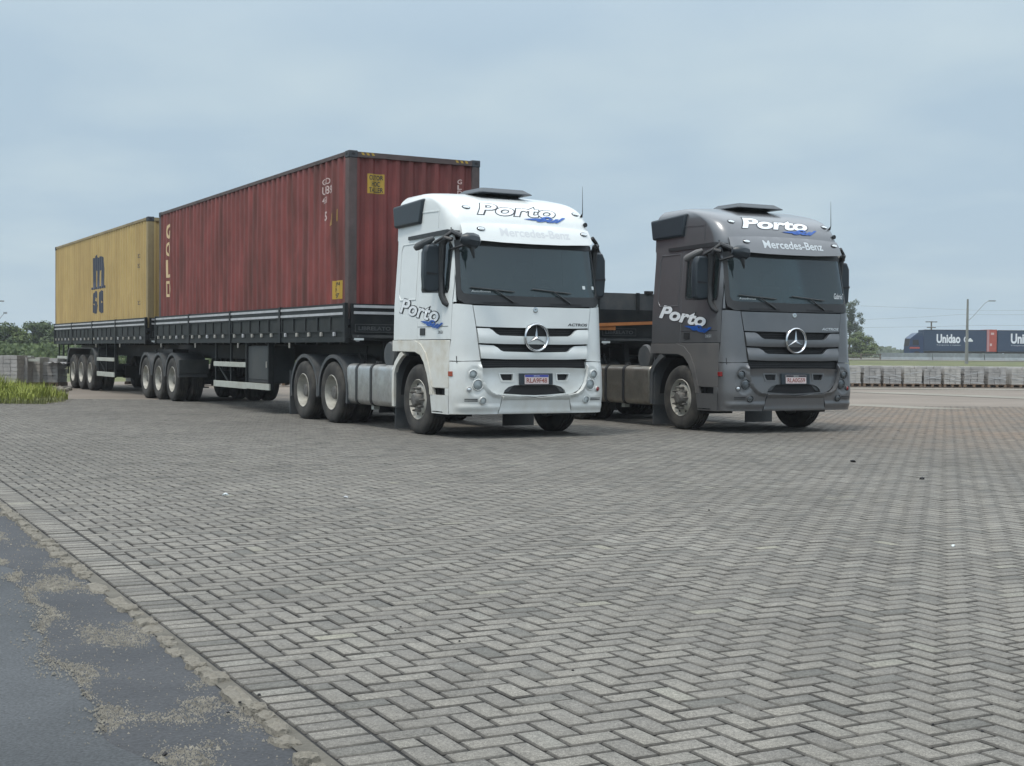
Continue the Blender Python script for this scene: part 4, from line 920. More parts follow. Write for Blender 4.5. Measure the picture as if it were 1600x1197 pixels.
    if chassis_end > length: MB().box(.4, 2.1, length+.05, chassis_end, 1.05, 1.22).build('coupling_platform', M['steel'], T)
    MB().box(.1, 2.4, length-.12 if chassis_end < length else chassis_end-.1, length-.02 if chassis_end < length else chassis_end, .62, .72).build('rear_underrun', M['steel'], T)
    # yellow-green air line near the front
    MB().tube([(.5, .35, 1.3), (.45, .3, 1.05), (.35, .2, 1.0), (.3, .25, 1.2)], .02, 6).build('air_line', M['void'], T, True)
    return T
T1 = trailer(WP, WR, 2.72, [0, 3.23, 6.28, 9.35, 12.28], [10.94, 12.18, 13.42], 12.28, [(5.36, 7.56)], 'black dropside semi-trailer directly behind the white tractor, under the maroon container', 'dropside semi-trailers', 14.2, boxes=[(4.02, 5.30, .58, 1.30)], legs=3.2)
T2 = trailer(WP, WR, 15.97, [0, 3.30, 6.25, 9.18, 11.98], [6.78, 8.02, 9.26], 11.98, [(3.65, 5.80), (10.15, 11.7)], 'black dropside semi-trailer farthest left, carrying the yellow container', 'dropside semi-trailers', 11.8, common_fender=True, legs=1.8)
T3 = trailer(GP, GRr, 2.72, [0, 3.23, 6.28, 9.35, 12.28], [10.94-1.2, 12.18-1.2, 13.42-1.2], 12.28, [(5.36, 7.56)], 'black flatbed semi-trailer with tall grey headboard behind the dark grey tractor', 'dropside semi-trailers', 12.2, headboard=2.30, boxes=[(4.02, 5.30, .58, 1.30)], legs=3.2)

# ------------------------------------------------------------------ containers
def corr(length, pitch, depth, x0):
    """break points (along, depth) of a trapezoidal sheet"""
    pts = [(x0, 0)]; n = int((length-2*x0)/pitch); pitch = (length-2*x0)/n
    for i in range(n):
        a = x0+i*pitch; pts += [(a+pitch*.26, 0), (a+pitch*.50, depth), (a+pitch*.76, depth), (a+pitch, 0)]
    return pts
def cprof(pts): 
    xs = [p[0] for p in pts]; ds = [p[1] for p in pts]; return lambda a: float(np.interp(a, xs, ds))
def container(P, r, s0, x0, paint, endpaint, frame, label, decor):
    Lc, Wc, Hc, zb = 12.19, 2.438, 2.90, 1.63
    T = empty('shipping_container', (*rigw(P, r, x0, s0)[:2], zb), r, label=label, cat='container')
    sp_ = corr(Lc, .278, .036, .17); ep_ = corr(Wc, .238, .045, .13); f_, fe = cprof(sp_), cprof(ep_)
    for g in (0, 1):
        X = (lambda d: .012+d) if g == 0 else (lambda d: Wc-.012-d)
        rows = [[(X(d), a, z) for a, d in sp_] for z in np.linspace(.155, Hc-.07, 7)]
        if g == 0:   # slight dents
            rows = [[(x+.011*math.sin(a*1.7+z*2.1)*math.sin(z*1.1)**2, a, z) for x, a, z in rw] for rw in rows]
        MB().grid(rows).build('side_panel', paint, T, fix=False)
        xa, xb = sorted((X(-.008), X(.06)))
        MB().box(xa, xb, .17, Lc-.17, .0, .16).build('bottom_rail', frame, T)
        MB().box(xa, xb, .17, Lc-.17, Hc-.075, Hc-.012).build('top_rail', frame, T)
    for e, ya in ((0, .015), (1, Lc-.015)):
        sg = 1 if e == 0 else -1
        if e == 0:
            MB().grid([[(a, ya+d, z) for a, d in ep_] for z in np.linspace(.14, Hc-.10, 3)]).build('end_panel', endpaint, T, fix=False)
        else:
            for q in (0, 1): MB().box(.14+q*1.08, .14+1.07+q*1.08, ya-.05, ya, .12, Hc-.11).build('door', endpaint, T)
            for q in (.4, .95, 1.45, 2.0): MB().tube([(q, Lc+.02, .15), (q, Lc+.02, Hc-.15)], .018, 6).build('locking_bar', frame, T)
        MB().box(.16, Wc-.16, min(ya-.02*sg, ya+.06*sg)+0, max(ya-.02*sg, ya+.06*sg), Hc-.105, Hc-.02).build('header_rail', frame, T)
        MB().box(.16, Wc-.16, min(ya-.02*sg, ya+.06*sg), max(ya-.02*sg, ya+.06*sg), .0, .15).build('sill_rail', frame, T)
        for q in (0, 1):
            xa, xb = (0.004, .155) if q == 0 else (Wc-.155, Wc-.004); y0, y1 = (.004, .165) if e == 0 else (Lc-.165, Lc-.004)
            MB().box(xa, xb, y0, y1, .119, Hc-.119).build('corner_post', frame, T, False, .012)
            xa, xb = (-.003, .162) if q == 0 else (Wc-.162, Wc+.003); y0, y1 = (-.003, .175) if e == 0 else (Lc-.175, Lc+.003)
            for z0 in (0, Hc-.118):
                c_ = MB().box(xa, xb, y0, y1, z0, z0+.118).build('corner_casting', M['casting'], T, True, .012)
                if e == 0:
                    xc = (xa+xb)/2
                    MB().prism([(xc+.032*math.cos(t), z0+.06+.022*math.sin(t)) for t in np.linspace(0, 2*math.pi, 11)[:-1]], -.0055, -.004, 'y').build('hole', M['void'], c_)
                if q == 0:
                    yc_ = (y0+y1)/2
                    MB().prism([(yc_+.04*math.cos(t), z0+.06+.025*math.sin(t)) for t in np.linspace(0, 2*math.pi, 11)[:-1]], -.0055, -.004, 'x').build('hole', M['void'], c_)
    MB().box(.05, Wc-.05, .1, Lc-.1, Hc-.06, Hc-.03).build('roof_panel', paint, T)
    MB().box(.08, Wc-.08, .12, Lc-.12, .05, .14).build('floor', frame, T)
    cs = [p[0] for p in sp_]; ce = [p[0] for p in ep_]
    def sfn(u, z, d=0.):   # u counts towards the front (picture right) on the near side; a = Lc-based
        a = -u; return (.012+f_(a)+d-.002+.011*math.sin(a*1.7+z*2.1)*math.sin(z*1.1)**2, a, z)
    def efn(u, z, d=0.): return (u, .015+fe(u)+d-.002, z)
    # on the side: text x runs with -a
    def stext(s, a_left, z0, w_, h_, m_, off=.006, **k):
        return text(s, .3, sfn, m_, parent=T, width=w_, height=h_, u0=-a_left, v0=z0, cutu=[-c for c in cs], cutv=[z0+h_*.5], depth=-.003, offset=off, **k)
    def etext(s, u0, z0, w_, h_, m_, **k):
        return text(s, .3, efn, m_, parent=T, width=w_, height=h_, u0=u0, v0=z0, cutu=ce, cutv=[z0+h_*.5], depth=-.006, offset=.006, **k)
    def patch(fn, u0, u1, z0, z1, m_, cuts, nm='sticker', d=-.0002):
        us = sorted([u0, u1]+[c for c in cuts if u0 < c < u1]); return MB().grid([[fn(u, z, d) for u in us] for z in (z0, z1)]).build(nm, m_, T, fix=False)
    decor(T, stext, etext, patch, sfn, efn, cs, ce); return T
def red_decor(T, st, et, patch, sfn, efn, cs, ce):
    c0 = 2.78
    z = lambda v: v-1.63
    # name stacked letter by letter near the far end
    for ch, z0, z1 in (('G', 3.83, 4.20), ('O', 3.42, 3.77), ('L', 2.92, 3.34), ('D', 2.46, 2.84)):
        st(ch, 14.30-c0, z(z0), .34, z1-z0, M['creamink'], .006)
    for s_, a, z0, w_, h_ in (('GLD', 4.05, 4.07, .33, .105), ('U0890', 4.05, 3.90, .50, .14), ('45G1', 4.05, 3.75, .26, .11)): st(s_, a-c0, z(z0), w_, h_, M['pinkink'], .003)
    st('5', 3.87-c0, z(3.44), .09, .16, M['pinkink'], .008)
    u0, u1 = -(3.71-c0), -(3.52-c0); MB().add([sfn(u0, z(3.35), -.004), sfn(u1, z(3.35), -.004), sfn(u1, z(3.57), -.004)], [(0, 1, 2)]).build('sticker', M['yelsticker'], T)
    patch(sfn, -(3.40-c0), -(3.28-c0), z(3.40), z(3.60), M['yelsticker'], [-c for c in cs])
    patch(sfn, -(3.52-c0), -(3.15-c0), z(2.09), z(2.40), M['yelsticker'], [-c for c in cs])
    for s_, zz in (('JUN', 2.30), ('N', 2.21), ('97', 2.11)): st(s_, 3.45-c0, z(zz), .24 if len(s_) > 1 else .09, .075, M['ink'], .004)
    patch(efn, .345, .645, z(3.84), z(4.165), M['yelsticker'], ce, d=-.001)
    for s_, zz, w_ in (('CUTOR', 4.065, .25), ('HOC', 3.96, .16), ('TALLER', 3.86, .25)): et(s_, .37+(.25-w_)/2, z(zz), w_, .08, M['ink'])
    for i, ch in enumerate('GLDU'): et(ch, 2.02, z(4.10-.095*i), .07, .08, M['pinkink'])
    # hazard stripes on the end header
    for x0_ in (.24, 1.98):
        for k_ in range(3): MB().add([(x0_+k_*.09, -.0065, z(4.46)), (x0_+.045+k_*.09, -.0065, z(4.46)), (x0_+.02+k_*.09, -.0065, z(4.50)), (x0_-.025+k_*.09, -.0065, z(4.50))], [(0, 1, 2, 3)]).build('hazard_stripe', M['yelsticker'], T)
def yel_decor(T, st, et, patch, sfn, efn, cs, ce):
    c0 = 16.05; z = lambda v: v-1.63
    st('m', 22.65-c0, z(2.95), 1.65, 1.0, M['navyink'], .035)
    st('s', 22.55-c0, z(2.22), .70, .66, M['navyink'], .03)
    st('c', 21.75-c0, z(2.22), .62, .66, M['navyink'], .03)
    MB().grid([[sfn(u, zz, -.003) for u in np.linspace(-(22.75-c0), -(20.95-c0), 40)] for zz in (z(2.93), z(3.0))]).build('logo_bar', M['navyink'], T, fix=False)
    for zz in (3.55, 3.3, 2.35): st('22', 17.1-c0, z(zz), .14, .1, M['navyink'], .002)
C1 = container(WP, WR, 2.78, .031, M['red_c'], M['red_end_shaded'], M['red_frame'], 'maroon high-cube shipping container with GOLD lettering behind the white tractor', red_decor)
C2 = container(WP, WR, 16.05, .031, M['yel_c'], M['yel_c'], M['yel_frame'], 'mustard yellow shipping container with dark logo on the rearmost trailer', yel_decor)
# ------------------------------------------------------------------ background
def at(u, v_, Z):   # a pixel of the photograph at depth Z -> point (used only to lay things out)
    q = cam.matrix_world @ (Vector(((u-800)/2136.8, -(v_-598.5)/2136.8, -1))); o = cam.matrix_world.translation; d = q-o
    return o+d*(Z/d.y)
M['leaf'] = None
def leafmat(name, c0, c1):
    m = bpy.data.materials.new(name); m.use_nodes = True; N = m.node_tree.nodes; L = m.node_tree.links; b = N['Principled BSDF']; b.inputs['Roughness'].default_value = .7; b.inputs['Specular IOR Level'].default_value = .25
    g = N.new('ShaderNodeNewGeometry'); oi = N.new('ShaderNodeObjectInfo'); a = N.new('ShaderNodeMath'); a.operation = 'MULTIPLY_ADD'; a.inputs[1].default_value = .7; L.new(g.outputs['Random Per Island'], a.inputs[0])
    s_ = N.new('ShaderNodeMath'); s_.operation = 'MULTIPLY'; s_.inputs[1].default_value = .3; L.new(oi.outputs['Random'], s_.inputs[0]); L.new(s_.outputs[0], a.inputs[2])
    cr = N.new('ShaderNodeValToRGB'); cr.color_ramp.elements[0].color = (*c0, 1); cr.color_ramp.elements[1].color = (*c1, 1); L.new(a.outputs[0], cr.inputs[0]); L.new(cr.outputs[0], b.inputs['Base Color']); return m
M['leafd'] = leafmat('dark_foliage', (.040, .062, .030), (.10, .135, .055))
M['leafy'] = leafmat('yellow_green_foliage', (.05, .075, .022), (.12, .155, .05))
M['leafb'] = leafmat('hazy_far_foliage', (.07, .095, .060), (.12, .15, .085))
M['bark'] = mat('bark', (.10, .085, .065), .9, var=.3, vscale=8)
M['grassy'] = leafmat('bright_grass_blades', (.15, .19, .025), (.34, .37, .10))
M['drygrass'] = leafmat('dull_grass_blades', (.10, .13, .04), (.24, .24, .11))
def tree_meshes(seed, w_, h_, z0, leaf, nl, mt, cone=False, nclump=16):
    rd = random.Random(seed); V = []; Fc = []; cl = []
    for i in range(nclump):
        t = rd.uniform(0, 6.28); rr = rd.random()**.5*w_*.40; zz = z0+(h_-z0)*rd.uniform(.12, .86)
        k_ = 1-.55*max(0, (zz-z0)/(h_-z0)-.45)/.55
        cl.append((rr*k_*math.cos(t), rr*k_*math.sin(t), zz, w_*rd.uniform(.13, .24), (h_-z0)*rd.uniform(.10, .19)))
    for i in range(nl):
        c = rd.choice(cl); d = Vector((rd.gauss(0, 1), rd.gauss(0, 1), rd.gauss(0, 1))).normalized()*(rd.random()**.4)
        p = Vector((c[0]+d.x*c[3], c[1]+d.y*c[3], c[2]+d.z*c[4])); 
        n = (d+Vector((rd.uniform(-.6, .6), rd.uniform(-.6, .6), rd.uniform(-.2, .9)))).normalized(); x = n.orthogonal().normalized(); x = Matrix.Rotation(rd.uniform(0, 6.28), 3, n) @ x; y = n.cross(x); s_ = leaf*rd.uniform(.6, 1.3); n0 = len(V)
        V += [p+x*s_, p+y*s_*.55, p-x*s_, p-y*s_*.55]; Fc.append((n0, n0+1, n0+2, n0+3))
    cm = MB(); cm.v = [tuple(q) for q in V]; cm.f = Fc; crown = cm.mesh('crown', mt, fix=False)
    tm = MB(); tm.tube([(0, 0, -.3), (.03*h_, 0, h_*.35), (0, .02*h_, h_*.75)], [.045*h_*.6, .03*h_*.6, .01*h_], 7)
    for i in range(5):
        c = cl[i]; tm.tube([(0, 0, h_*.25+.05*i*h_), (c[0]*.6, c[1]*.6, c[2]-.1*h_), (c[0], c[1], c[2])], [.02*h_*.6, .012*h_*.6, .004*h_], 5)
    return crown, tm.mesh('trunk', M['bark'], True)
def tree(pos, meshes, label, group, rz=0, sc=(1, 1, 1), nm='tree', cat='tree'):
    t = empty(nm, pos, rz, label=label, cat=cat, group=group); t.scale = sc
    put('crown', meshes[0], t); put('trunk', meshes[1], t); return t
LA = [tree_meshes(10+i, 5.4, 4.3, .3, .20, 3600, M['leafd'], nclump=22) for i in range(3)]
LY = [tree_meshes(30+i, 5.0, 3.9, .2, .20, 3000, M['leafy'], nclump=20) for i in range(2)]
rd = random.Random(11)
# tree mass beyond the left stacks and behind everything
x = -84
i = 0
GL = 'trees in the belt beyond the left stone stacks'
while x < -8:
    Z = 126+rd.uniform(-6, 6); vis_ = -82 < x < -62; top = rd.uniform(.9, 1.12)
    mesh_ = LA[i % 3] if rd.random() < .72 else LY[i % 2]
    tree((x, Z, .35), mesh_, 'dark green bushy tree in the low belt behind the left block stacks' if mesh_ in LA else 'yellow-green bushy tree in the low belt behind the left block stacks', GL, rd.uniform(0, 6), (.74, .74, .72*top)); x += rd.uniform(.9, 1.4); i += 1
# a yellower one right against the trailer tail, and a taller dark one
# right side: bushes, a tall open-crowned tree, and a far hazy wood
p = at(1350, 553, 190)
BB = tree_meshes(77, 5.2, 4.0, .1, .16, 4500, M['leafy'], nclump=26)
tree((p.x-.6, 190, .5), BB, 'rounded bright green tree just right of the dark grey tractor', None, 1.0)
tree((p.x-4.4, 192, .5), LA[1], 'dark green tree partly hidden behind the right side of the dark grey tractor', None, 2.0, (1.0, 1, 1.15))
tree((p.x-8.5, 193, .5), LA[2], 'dark green tree wholly in line behind the dark grey tractor cab', None, 3.0, (1.1, 1, 1.1))
def tall():
    rd_ = random.Random(4); V = []; Fc = []; tm = MB(); tm.tube([(0, 0, -.4), (.15, 0, 4), (.1, 0, 8.9)], [.22, .15, .05], 7)
    for i_ in range(46):
        z = rd_.uniform(3.6, 9.2); t = rd_.uniform(0, 6.28); r_ = rd_.uniform(.3, 2.3)*(1-.4*(z-5)/4.5); c = Vector((r_*math.cos(t), r_*math.sin(t), z))
        tm.tube([(.12, 0, z-.6), tuple(c)], [.05, .02], 5)
        for j in range(150):
            d_ = Vector((rd_.gauss(0, 1), rd_.gauss(0, 1), rd_.gauss(0, 1))).normalized()*(rd_.random()**.45)*.52; d_ *= 1.15
            n = (d_+Vector((rd_.uniform(-.5, .5), rd_.uniform(-.5, .5), rd_.uniform(-.5, .5)))).normalized(); x_ = n.orthogonal().normalized(); y_ = n.cross(x_); s_ = .12*rd_.uniform(.6, 1.3); n0 = len(V); q = c+d_
            V += [q+x_*s_, q+y_*s_*.5, q-x_*s_, q-y_*s_*.5]; Fc.append((n0, n0+1, n0+2, n0+3))
    cm = MB(); cm.v = [tuple(q) for q in V]; cm.f = Fc
    return cm.mesh('crown', M['leafd'], fix=False), tm.mesh('trunk', M['bark'], True)
p = at(1326, 553, 205); tree((p.x, 205, .5), tall(), 'tall open-crowned tree rising beside the windscreen of the dark grey tractor', None, 0, (1, 1, .92))
V = []; Fc = []; rd = random.Random(8)
for i in range(16000):
    x_ = rd.uniform(80, 420) if i % 3 else rd.uniform(-260, 200); Z = rd.uniform(395, 420); top = 3.0+2.6*(.5+.5*math.sin(x_*.055-1.6))+.6*math.sin(x_*.31)+.4*math.sin(x_*1.1)
    top = max(1.5, top-abs(x_-125)*.004); z_ = rd.uniform(0, 1)**.6*top
    n = Vector((rd.uniform(-1, 1), -1, rd.uniform(-.3, 1))).normalized(); a = n.orthogonal().normalized()*.55*rd.uniform(.6, 1.3); b = n.cross(a); n0 = len(V); q = Vector((x_, Z, z_))
    V += [q+a, q+b, q-a, q-b]; Fc.append((n0, n0+1, n0+2, n0+3))
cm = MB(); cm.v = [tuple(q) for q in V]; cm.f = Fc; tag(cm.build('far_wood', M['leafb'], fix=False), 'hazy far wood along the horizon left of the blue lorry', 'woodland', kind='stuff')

V = []; Fc = []; rd = random.Random(18)
for i in range(15000):
    x_ = rd.uniform(-60, -4); Z = 84+rd.uniform(-2, 2); top = 1.35+.35*mn.noise(Vector((x_*.35, 0, 0)))+.25*mn.noise(Vector((x_*1.3, 4, 0))); z_ = .1+rd.uniform(0, 1)**.8*top
    n = Vector((rd.uniform(-1, 1), -1, rd.uniform(-.3, 1))).normalized(); a = n.orthogonal().normalized()*.11*rd.uniform(.6, 1.3); b = n.cross(a); n0 = len(V); q = Vector((x_, Z, z_))
    V += [q+a, q+b, q-a, q-b]; Fc.append((n0, n0+1, n0+2, n0+3))
cm = MB(); cm.v = [tuple(q) for q in V]; cm.f = Fc; tag(cm.build('undergrowth', M['leafd'], fix=False), 'dark tangled undergrowth between the left block stacks and the tree belt', 'undergrowth', kind='stuff')
# grass clump at the left edge and its thinning tail
def blades(n, fx, m_, nm, label, h0, w0):
    V = []; Fc = []; rd = random.Random(21)
    for i in range(n):
        x_, y_, hs = fx(rd); h_ = h0*hs*rd.uniform(.5, 1.1); t = rd.uniform(0, 6.28); l_ = rd.uniform(.1, .55)*h_; w_ = w0*rd.uniform(.6, 1.3); n0 = len(V)
        dx, dy = math.cos(t), math.sin(t); sx, sy = -dy*w_, dx*w_
        V += [(x_-sx, y_-sy, -.01), (x_+sx, y_+sy, -.01), (x_+sx*.8+dx*l_*.35, y_+sy*.8+dy*l_*.35, h_*.6), (x_-sx*.8+dx*l_*.35, y_-sy*.8+dy*l_*.35, h_*.6), (x_+dx*l_, y_+dy*l_, h_)]
        Fc += [(n0, n0+1, n0+2, n0+3), (n0+3, n0+2, n0+4)]
    mm = MB(); mm.v = V; mm.f = Fc; return tag(mm.build(nm, m_, fix=False), label, 'grass', kind='stuff')
def f1(rd):
    x_ = -10.55-abs(rd.gauss(0, 1))*1.9 if rd.random() < .85 else rd.uniform(-16, -10.6); y_ = rd.uniform(29.9, 32.5)+max(0, -(x_+11))*.05; hs = min(1, .35+(-10.0-x_)*.5); return x_, y_, max(.22, hs*.9)*(.55+.45*min(1, (y_-29.8)/.9))*(.9+.9*mn.noise(Vector((x_*1.7, y_*1.5, 0))))
blades(9000, f1, M['grassy'], 'tall_grass', 'bright yellow-green grass clump at the left edge of the yard', .54, .011)
def f2(rd): return rd.uniform(-16, -10.2), 29.75+rd.random()**1.5*1.6, .5
blades(3500, f2, M['drygrass'], 'short_weeds', 'dull short weeds fringing the bright grass clump', .30, .011)
sheet('soil_patch', [(-17, 29.7, .004), (-10.3, 29.8, .004), (-10.0, 30.6, .004), (-10.6, 33, .004), (-17, 34, .004)], M['soil'])

# stacks of paving blocks
M['block'] = mat('grey_concrete_block', (.36, .35, .34), .85, var=.14, vscale=2.2, dirt=(.15, .15, .145), dirt_amt=.5, dscale=3)
M['blockb'] = mat('pale_concrete_block', (.44, .425, .40), .85, var=.12, vscale=2.2, dirt=(.2, .2, .19), dirt_amt=.5, dscale=3)
M['wood'] = mat('weathered_pallet_wood', (.16, .11, .075), .9, var=.3, vscale=6)
M['film'] = mat('white_wrap_film', (.40, .41, .42), .4, var=.1)
def stack_mesh(w_, d_, h_, lay, nx, ny, seed, m_):
    rd = random.Random(seed); mm = MB(); lh = h_/lay
    for l_ in range(lay):
        ox, oy = rd.uniform(-.006, .006), rd.uniform(-.006, .006)
        for i in range(nx):
            for j in range(ny):
                if 0 < i < nx-1 and 0 < j < ny-1 and l_ < lay-1: continue
                if l_ == lay-1 and rd.random() < .06: continue
                x0 = -w_/2+w_*i/nx; y0 = -d_/2+d_*j/ny; e = rd.uniform(.003, .007); k_ = rd.uniform(-.006, .006)
                mm.box(x0+e+ox+k_, x0+w_/nx-e+ox+k_, y0+e+oy-k_, y0+d_/ny-e+oy-k_, .13+l_*lh+.002, .13+(l_+1)*lh-rd.uniform(.003, .008))
    return mm.mesh('blocks', m_, fix=False)
def pallet_mesh(w_, d_):
    mm = MB()
    for i in range(3): mm.box(-w_/2+.0+i*(w_/2-.05), -w_/2+.1+i*(w_/2-.05), -d_/2, d_/2, .02, .105)
    for i in range(5): mm.box(-w_/2, w_/2, -d_/2+i*(d_-.1)/4, -d_/2+.1+i*(d_-.1)/4, .106, .126)
    return mm.mesh('pallet', M['wood'], fix=False)
PMs = pallet_mesh(.74, .95)
SM = [stack_mesh(.70, .92, .66, 7, 3, 4, s_, M['block'] if s_ % 3 else M['blockb']) for s_ in range(5)]
FM = []
for s_ in range(3):    # wrap film draped over the stack: crumpled thin sheets on the upper part
    rd = random.Random(40+s_); mm = MB()
    for k_ in range(2):
        za = rd.uniform(.2, .75); zb_ = za+rd.uniform(-.18, .18); mm.add([(-.362, -.475, za), (.362, -.478, zb_), (.362, -.474, zb_+.018), (-.362, -.476, za+.025)], [(0, 1, 2, 3)])
    FM.append(mm.mesh('strap', M['film'], fix=False))
def block_stack(x, y, rz, i, label, group, sc=(1, 1, 1), film=True):
    t = empty('block_stack', (x, y, 0), rz, label=label, cat='stack of blocks', group=group); t.scale = sc
    b = put('blocks', SM[i % 5], t); b['kind'] = 'stuff'; put('pallet', PMs, t)
    if film: put('strap', FM[i % 3], t)
    return t
# front row to the right of the grey tractor; edges measured in the photograph
edges = [(1318, 1345), (1348.5, 1376), (1380, 1408.5), (1411.5, 1441), (1443.5, 1471), (1475, 1502), (1506, 1538), (1543, 1572), (1580, 1610), (1614, 1644), (1648, 1678)]
ord_ = ['second', 'third', 'fourth', 'fifth', 'sixth', 'seventh', 'eighth', 'ninth']
lab = {0: 'grey block stack in the front row half hidden by the dark grey tractor', 1: 'first fully visible grey block stack right of the dark grey tractor', 6: 'wide grey block stack right below the street lamp pole', 7: 'grey block stack with a gap on its right, second from the picture edge', 8: 'grey block stack of the front row cut by the right picture edge'}
ordn = {2: 'second', 3: 'third', 4: 'fourth', 5: 'fifth'}
for i, (u0, u1) in enumerate(edges):
    yy = 52.3+i*.02; a = at(u0, 604, yy); b = at(u1, 604, yy); w_ = b.x-a.x
    l_ = lab.get(i) or (f'{ordn[i]} fully visible grey block stack of the front row, counted from the dark grey tractor' if i in ordn else 'grey block stack of the front row beyond the right picture edge')
    block_stack((a.x+b.x)/2, yy+.45, random.uniform(-.03, .03), i, l_, 'block stacks in the row on the right', (w_/.74, 1, 1.0+.02*math.sin(i*2.3)))
k_ = 0
for row, yy in enumerate((54.3, 56.2)):
    for j in range(13):
        block_stack(12.5+j*.84+row*.3, yy, random.uniform(-.04, .04), j+row, 'grey block stack in the rows behind the front row on the right', 'block stacks in the rear rows on the right', (1, 1, 1.0), False)
# left group of lower, wider stacks behind the grass
LS = [(-8, 27, 41.2, .98, 'leftmost dusty block stack behind the bright grass'), (28.5, 42.5, 41.8, .93, 'narrow dusty block stack second from the left behind the grass'), (43.5, 62, 42.3, .92, 'grey block stack in the middle of the left group'), (63, 90, 42.6, .89, 'grey block stack nearest the yellow container trailer')]
for i, (u0, u1, yy, hh, l_) in enumerate(LS):
    a = at(u0, 604, yy); b = at(u1, 604, yy); block_stack((a.x+b.x)/2, yy+.5, 0, i+1, l_, 'block stacks in the left group', ((b.x-a.x)/.74, 1, hh/.78), False)
for j in range(3):
    a = at(-60+j*26, 604, 42); block_stack(a.x, 42.5, 0, j, 'dusty block stack beyond the left picture edge', 'block stacks in the left group', (1.2, 1, 1.2), False)
for j in range(15):
    block_stack(-12.6+j*1.05, 46.5+.1*(j % 3), 0, j, 'block stack in the row seen dimly beneath the two loaded trailers', 'block stacks behind the trailers', (1.2, 1, .95+.08*math.sin(j*1.9)), False)
# pale boards lying on top of them
for (u0, u1, v_, yy, nm, l_) in ((-5, 48, 557.5, 43.2, 'plank', 'long weathered plank lying across the left block stacks'), (28, 62, 562.5, 41.9, 'plank', 'shorter pale plank lying below the long one on the left stacks'), (72, 100, 567, 42.4, 'plastic_sheet', 'crumpled pale plastic sheet on the last left stack')):
    a = at(u0, v_, yy); b = at(u1, v_+2, yy); o = MB()
    if nm == 'plank': o.box(0, b.x-a.x, 0, .3, -.04, .04)
    else: 
        rr_ = random.Random(9); o.grid([[(x_, y_, .05*rr_.random()-.06*abs(x_/(b.x-a.x)-.5)) for x_ in np.linspace(0, b.x-a.x, 9)] for y_ in np.linspace(0, .6, 5)])
    o = o.build(nm, M['film'] if nm != 'plank' else M['guard'], None, fix=False); o.location = (a.x, yy, a.z); tag(o, l_, nm.replace('_', ' '))
# rubble by the trailer's rear wheels
rd = random.Random(2)
for i in range(7):
    a = at(94+rd.uniform(-3, 14), 604, 38+rd.uniform(0, 2)); mm = MB(); s_ = rd.uniform(.07, .17); vs = []
    bmh = bmesh.new(); bmesh.ops.create_icosphere(bmh, subdivisions=1, radius=s_)
    for v_ in bmh.verts: v_.co *= rd.uniform(.7, 1.2); v_.co.z *= .7
    me = bpy.data.meshes.new('rubble_stone'); bmh.to_mesh(me); bmh.free(); me.materials.append(M['kerb'])
    o = put('rubble_stone', me, None, (a.x, a.y, .03)); tag(o, 'pale lump of rubble on the ground behind the rearmost trailer wheels', 'stone', 'lumps of rubble by the rear trailer')

# highway: road, barrier, passing lorry
sheet('highway', [(20, 160, .73), (600, 160, .73), (600, 176, .76), (20, 176, .76)], M['road'])
sheet('road_shoulder', [(30, 143, .68), (600, 143, .68), (600, 152, .705), (30, 152, .705)], M['strip_c'])
a = at(1376, 560, 158); bar_ = empty('road_barrier', (a.x, 158, .66), label='long grey concrete barrier along the highway below the blue lorry', cat='barrier')
x = a.x; j = 0
BM_ = MB().prism([(-.3, 0), (-.28, .1), (-.1, .35), (-.08, .82), (.08, .82), (.1, .35), (.28, .1), (.3, 0)], 0, 5.9, 'x').mesh('barrier_segment', mat('barrier_concrete', (.20, .225, .24), .85, var=.2, vscale=.7, dirt=(.12, .12, .12), dirt_amt=.5, dscale=1.5))
while x < 125: put('barrier_segment', BM_, bar_, (x-a.x, 0, 0)); x += 6; j += 1
a0 = at(1336, 556, 150); fn_ = empty('field_fence', (a0.x, 150, .62), label='low dark rail fence left of the highway barrier', cat='fence')
for k_ in range(8): MB().box(-12+k_*2.1, -11.88+k_*2.1, -.06, .06, -.1, .75).build('post', M['bark'], fn_)
for z in (.3, .62): MB().box(-12, 2.9, -.03, .03, z, z+.07).build('rail', M['bark'], fn_)
M['navy'] = mat('navy_lorry_body', (.018, .040, .080), .5, var=.1); M['bluecab'] = mat('blue_lorry_cab', (.008, .028, .08), .35, coat=.3); M['redbox'] = mat('red_lorry_panel', (.36, .07, .045), .5, var=.08)
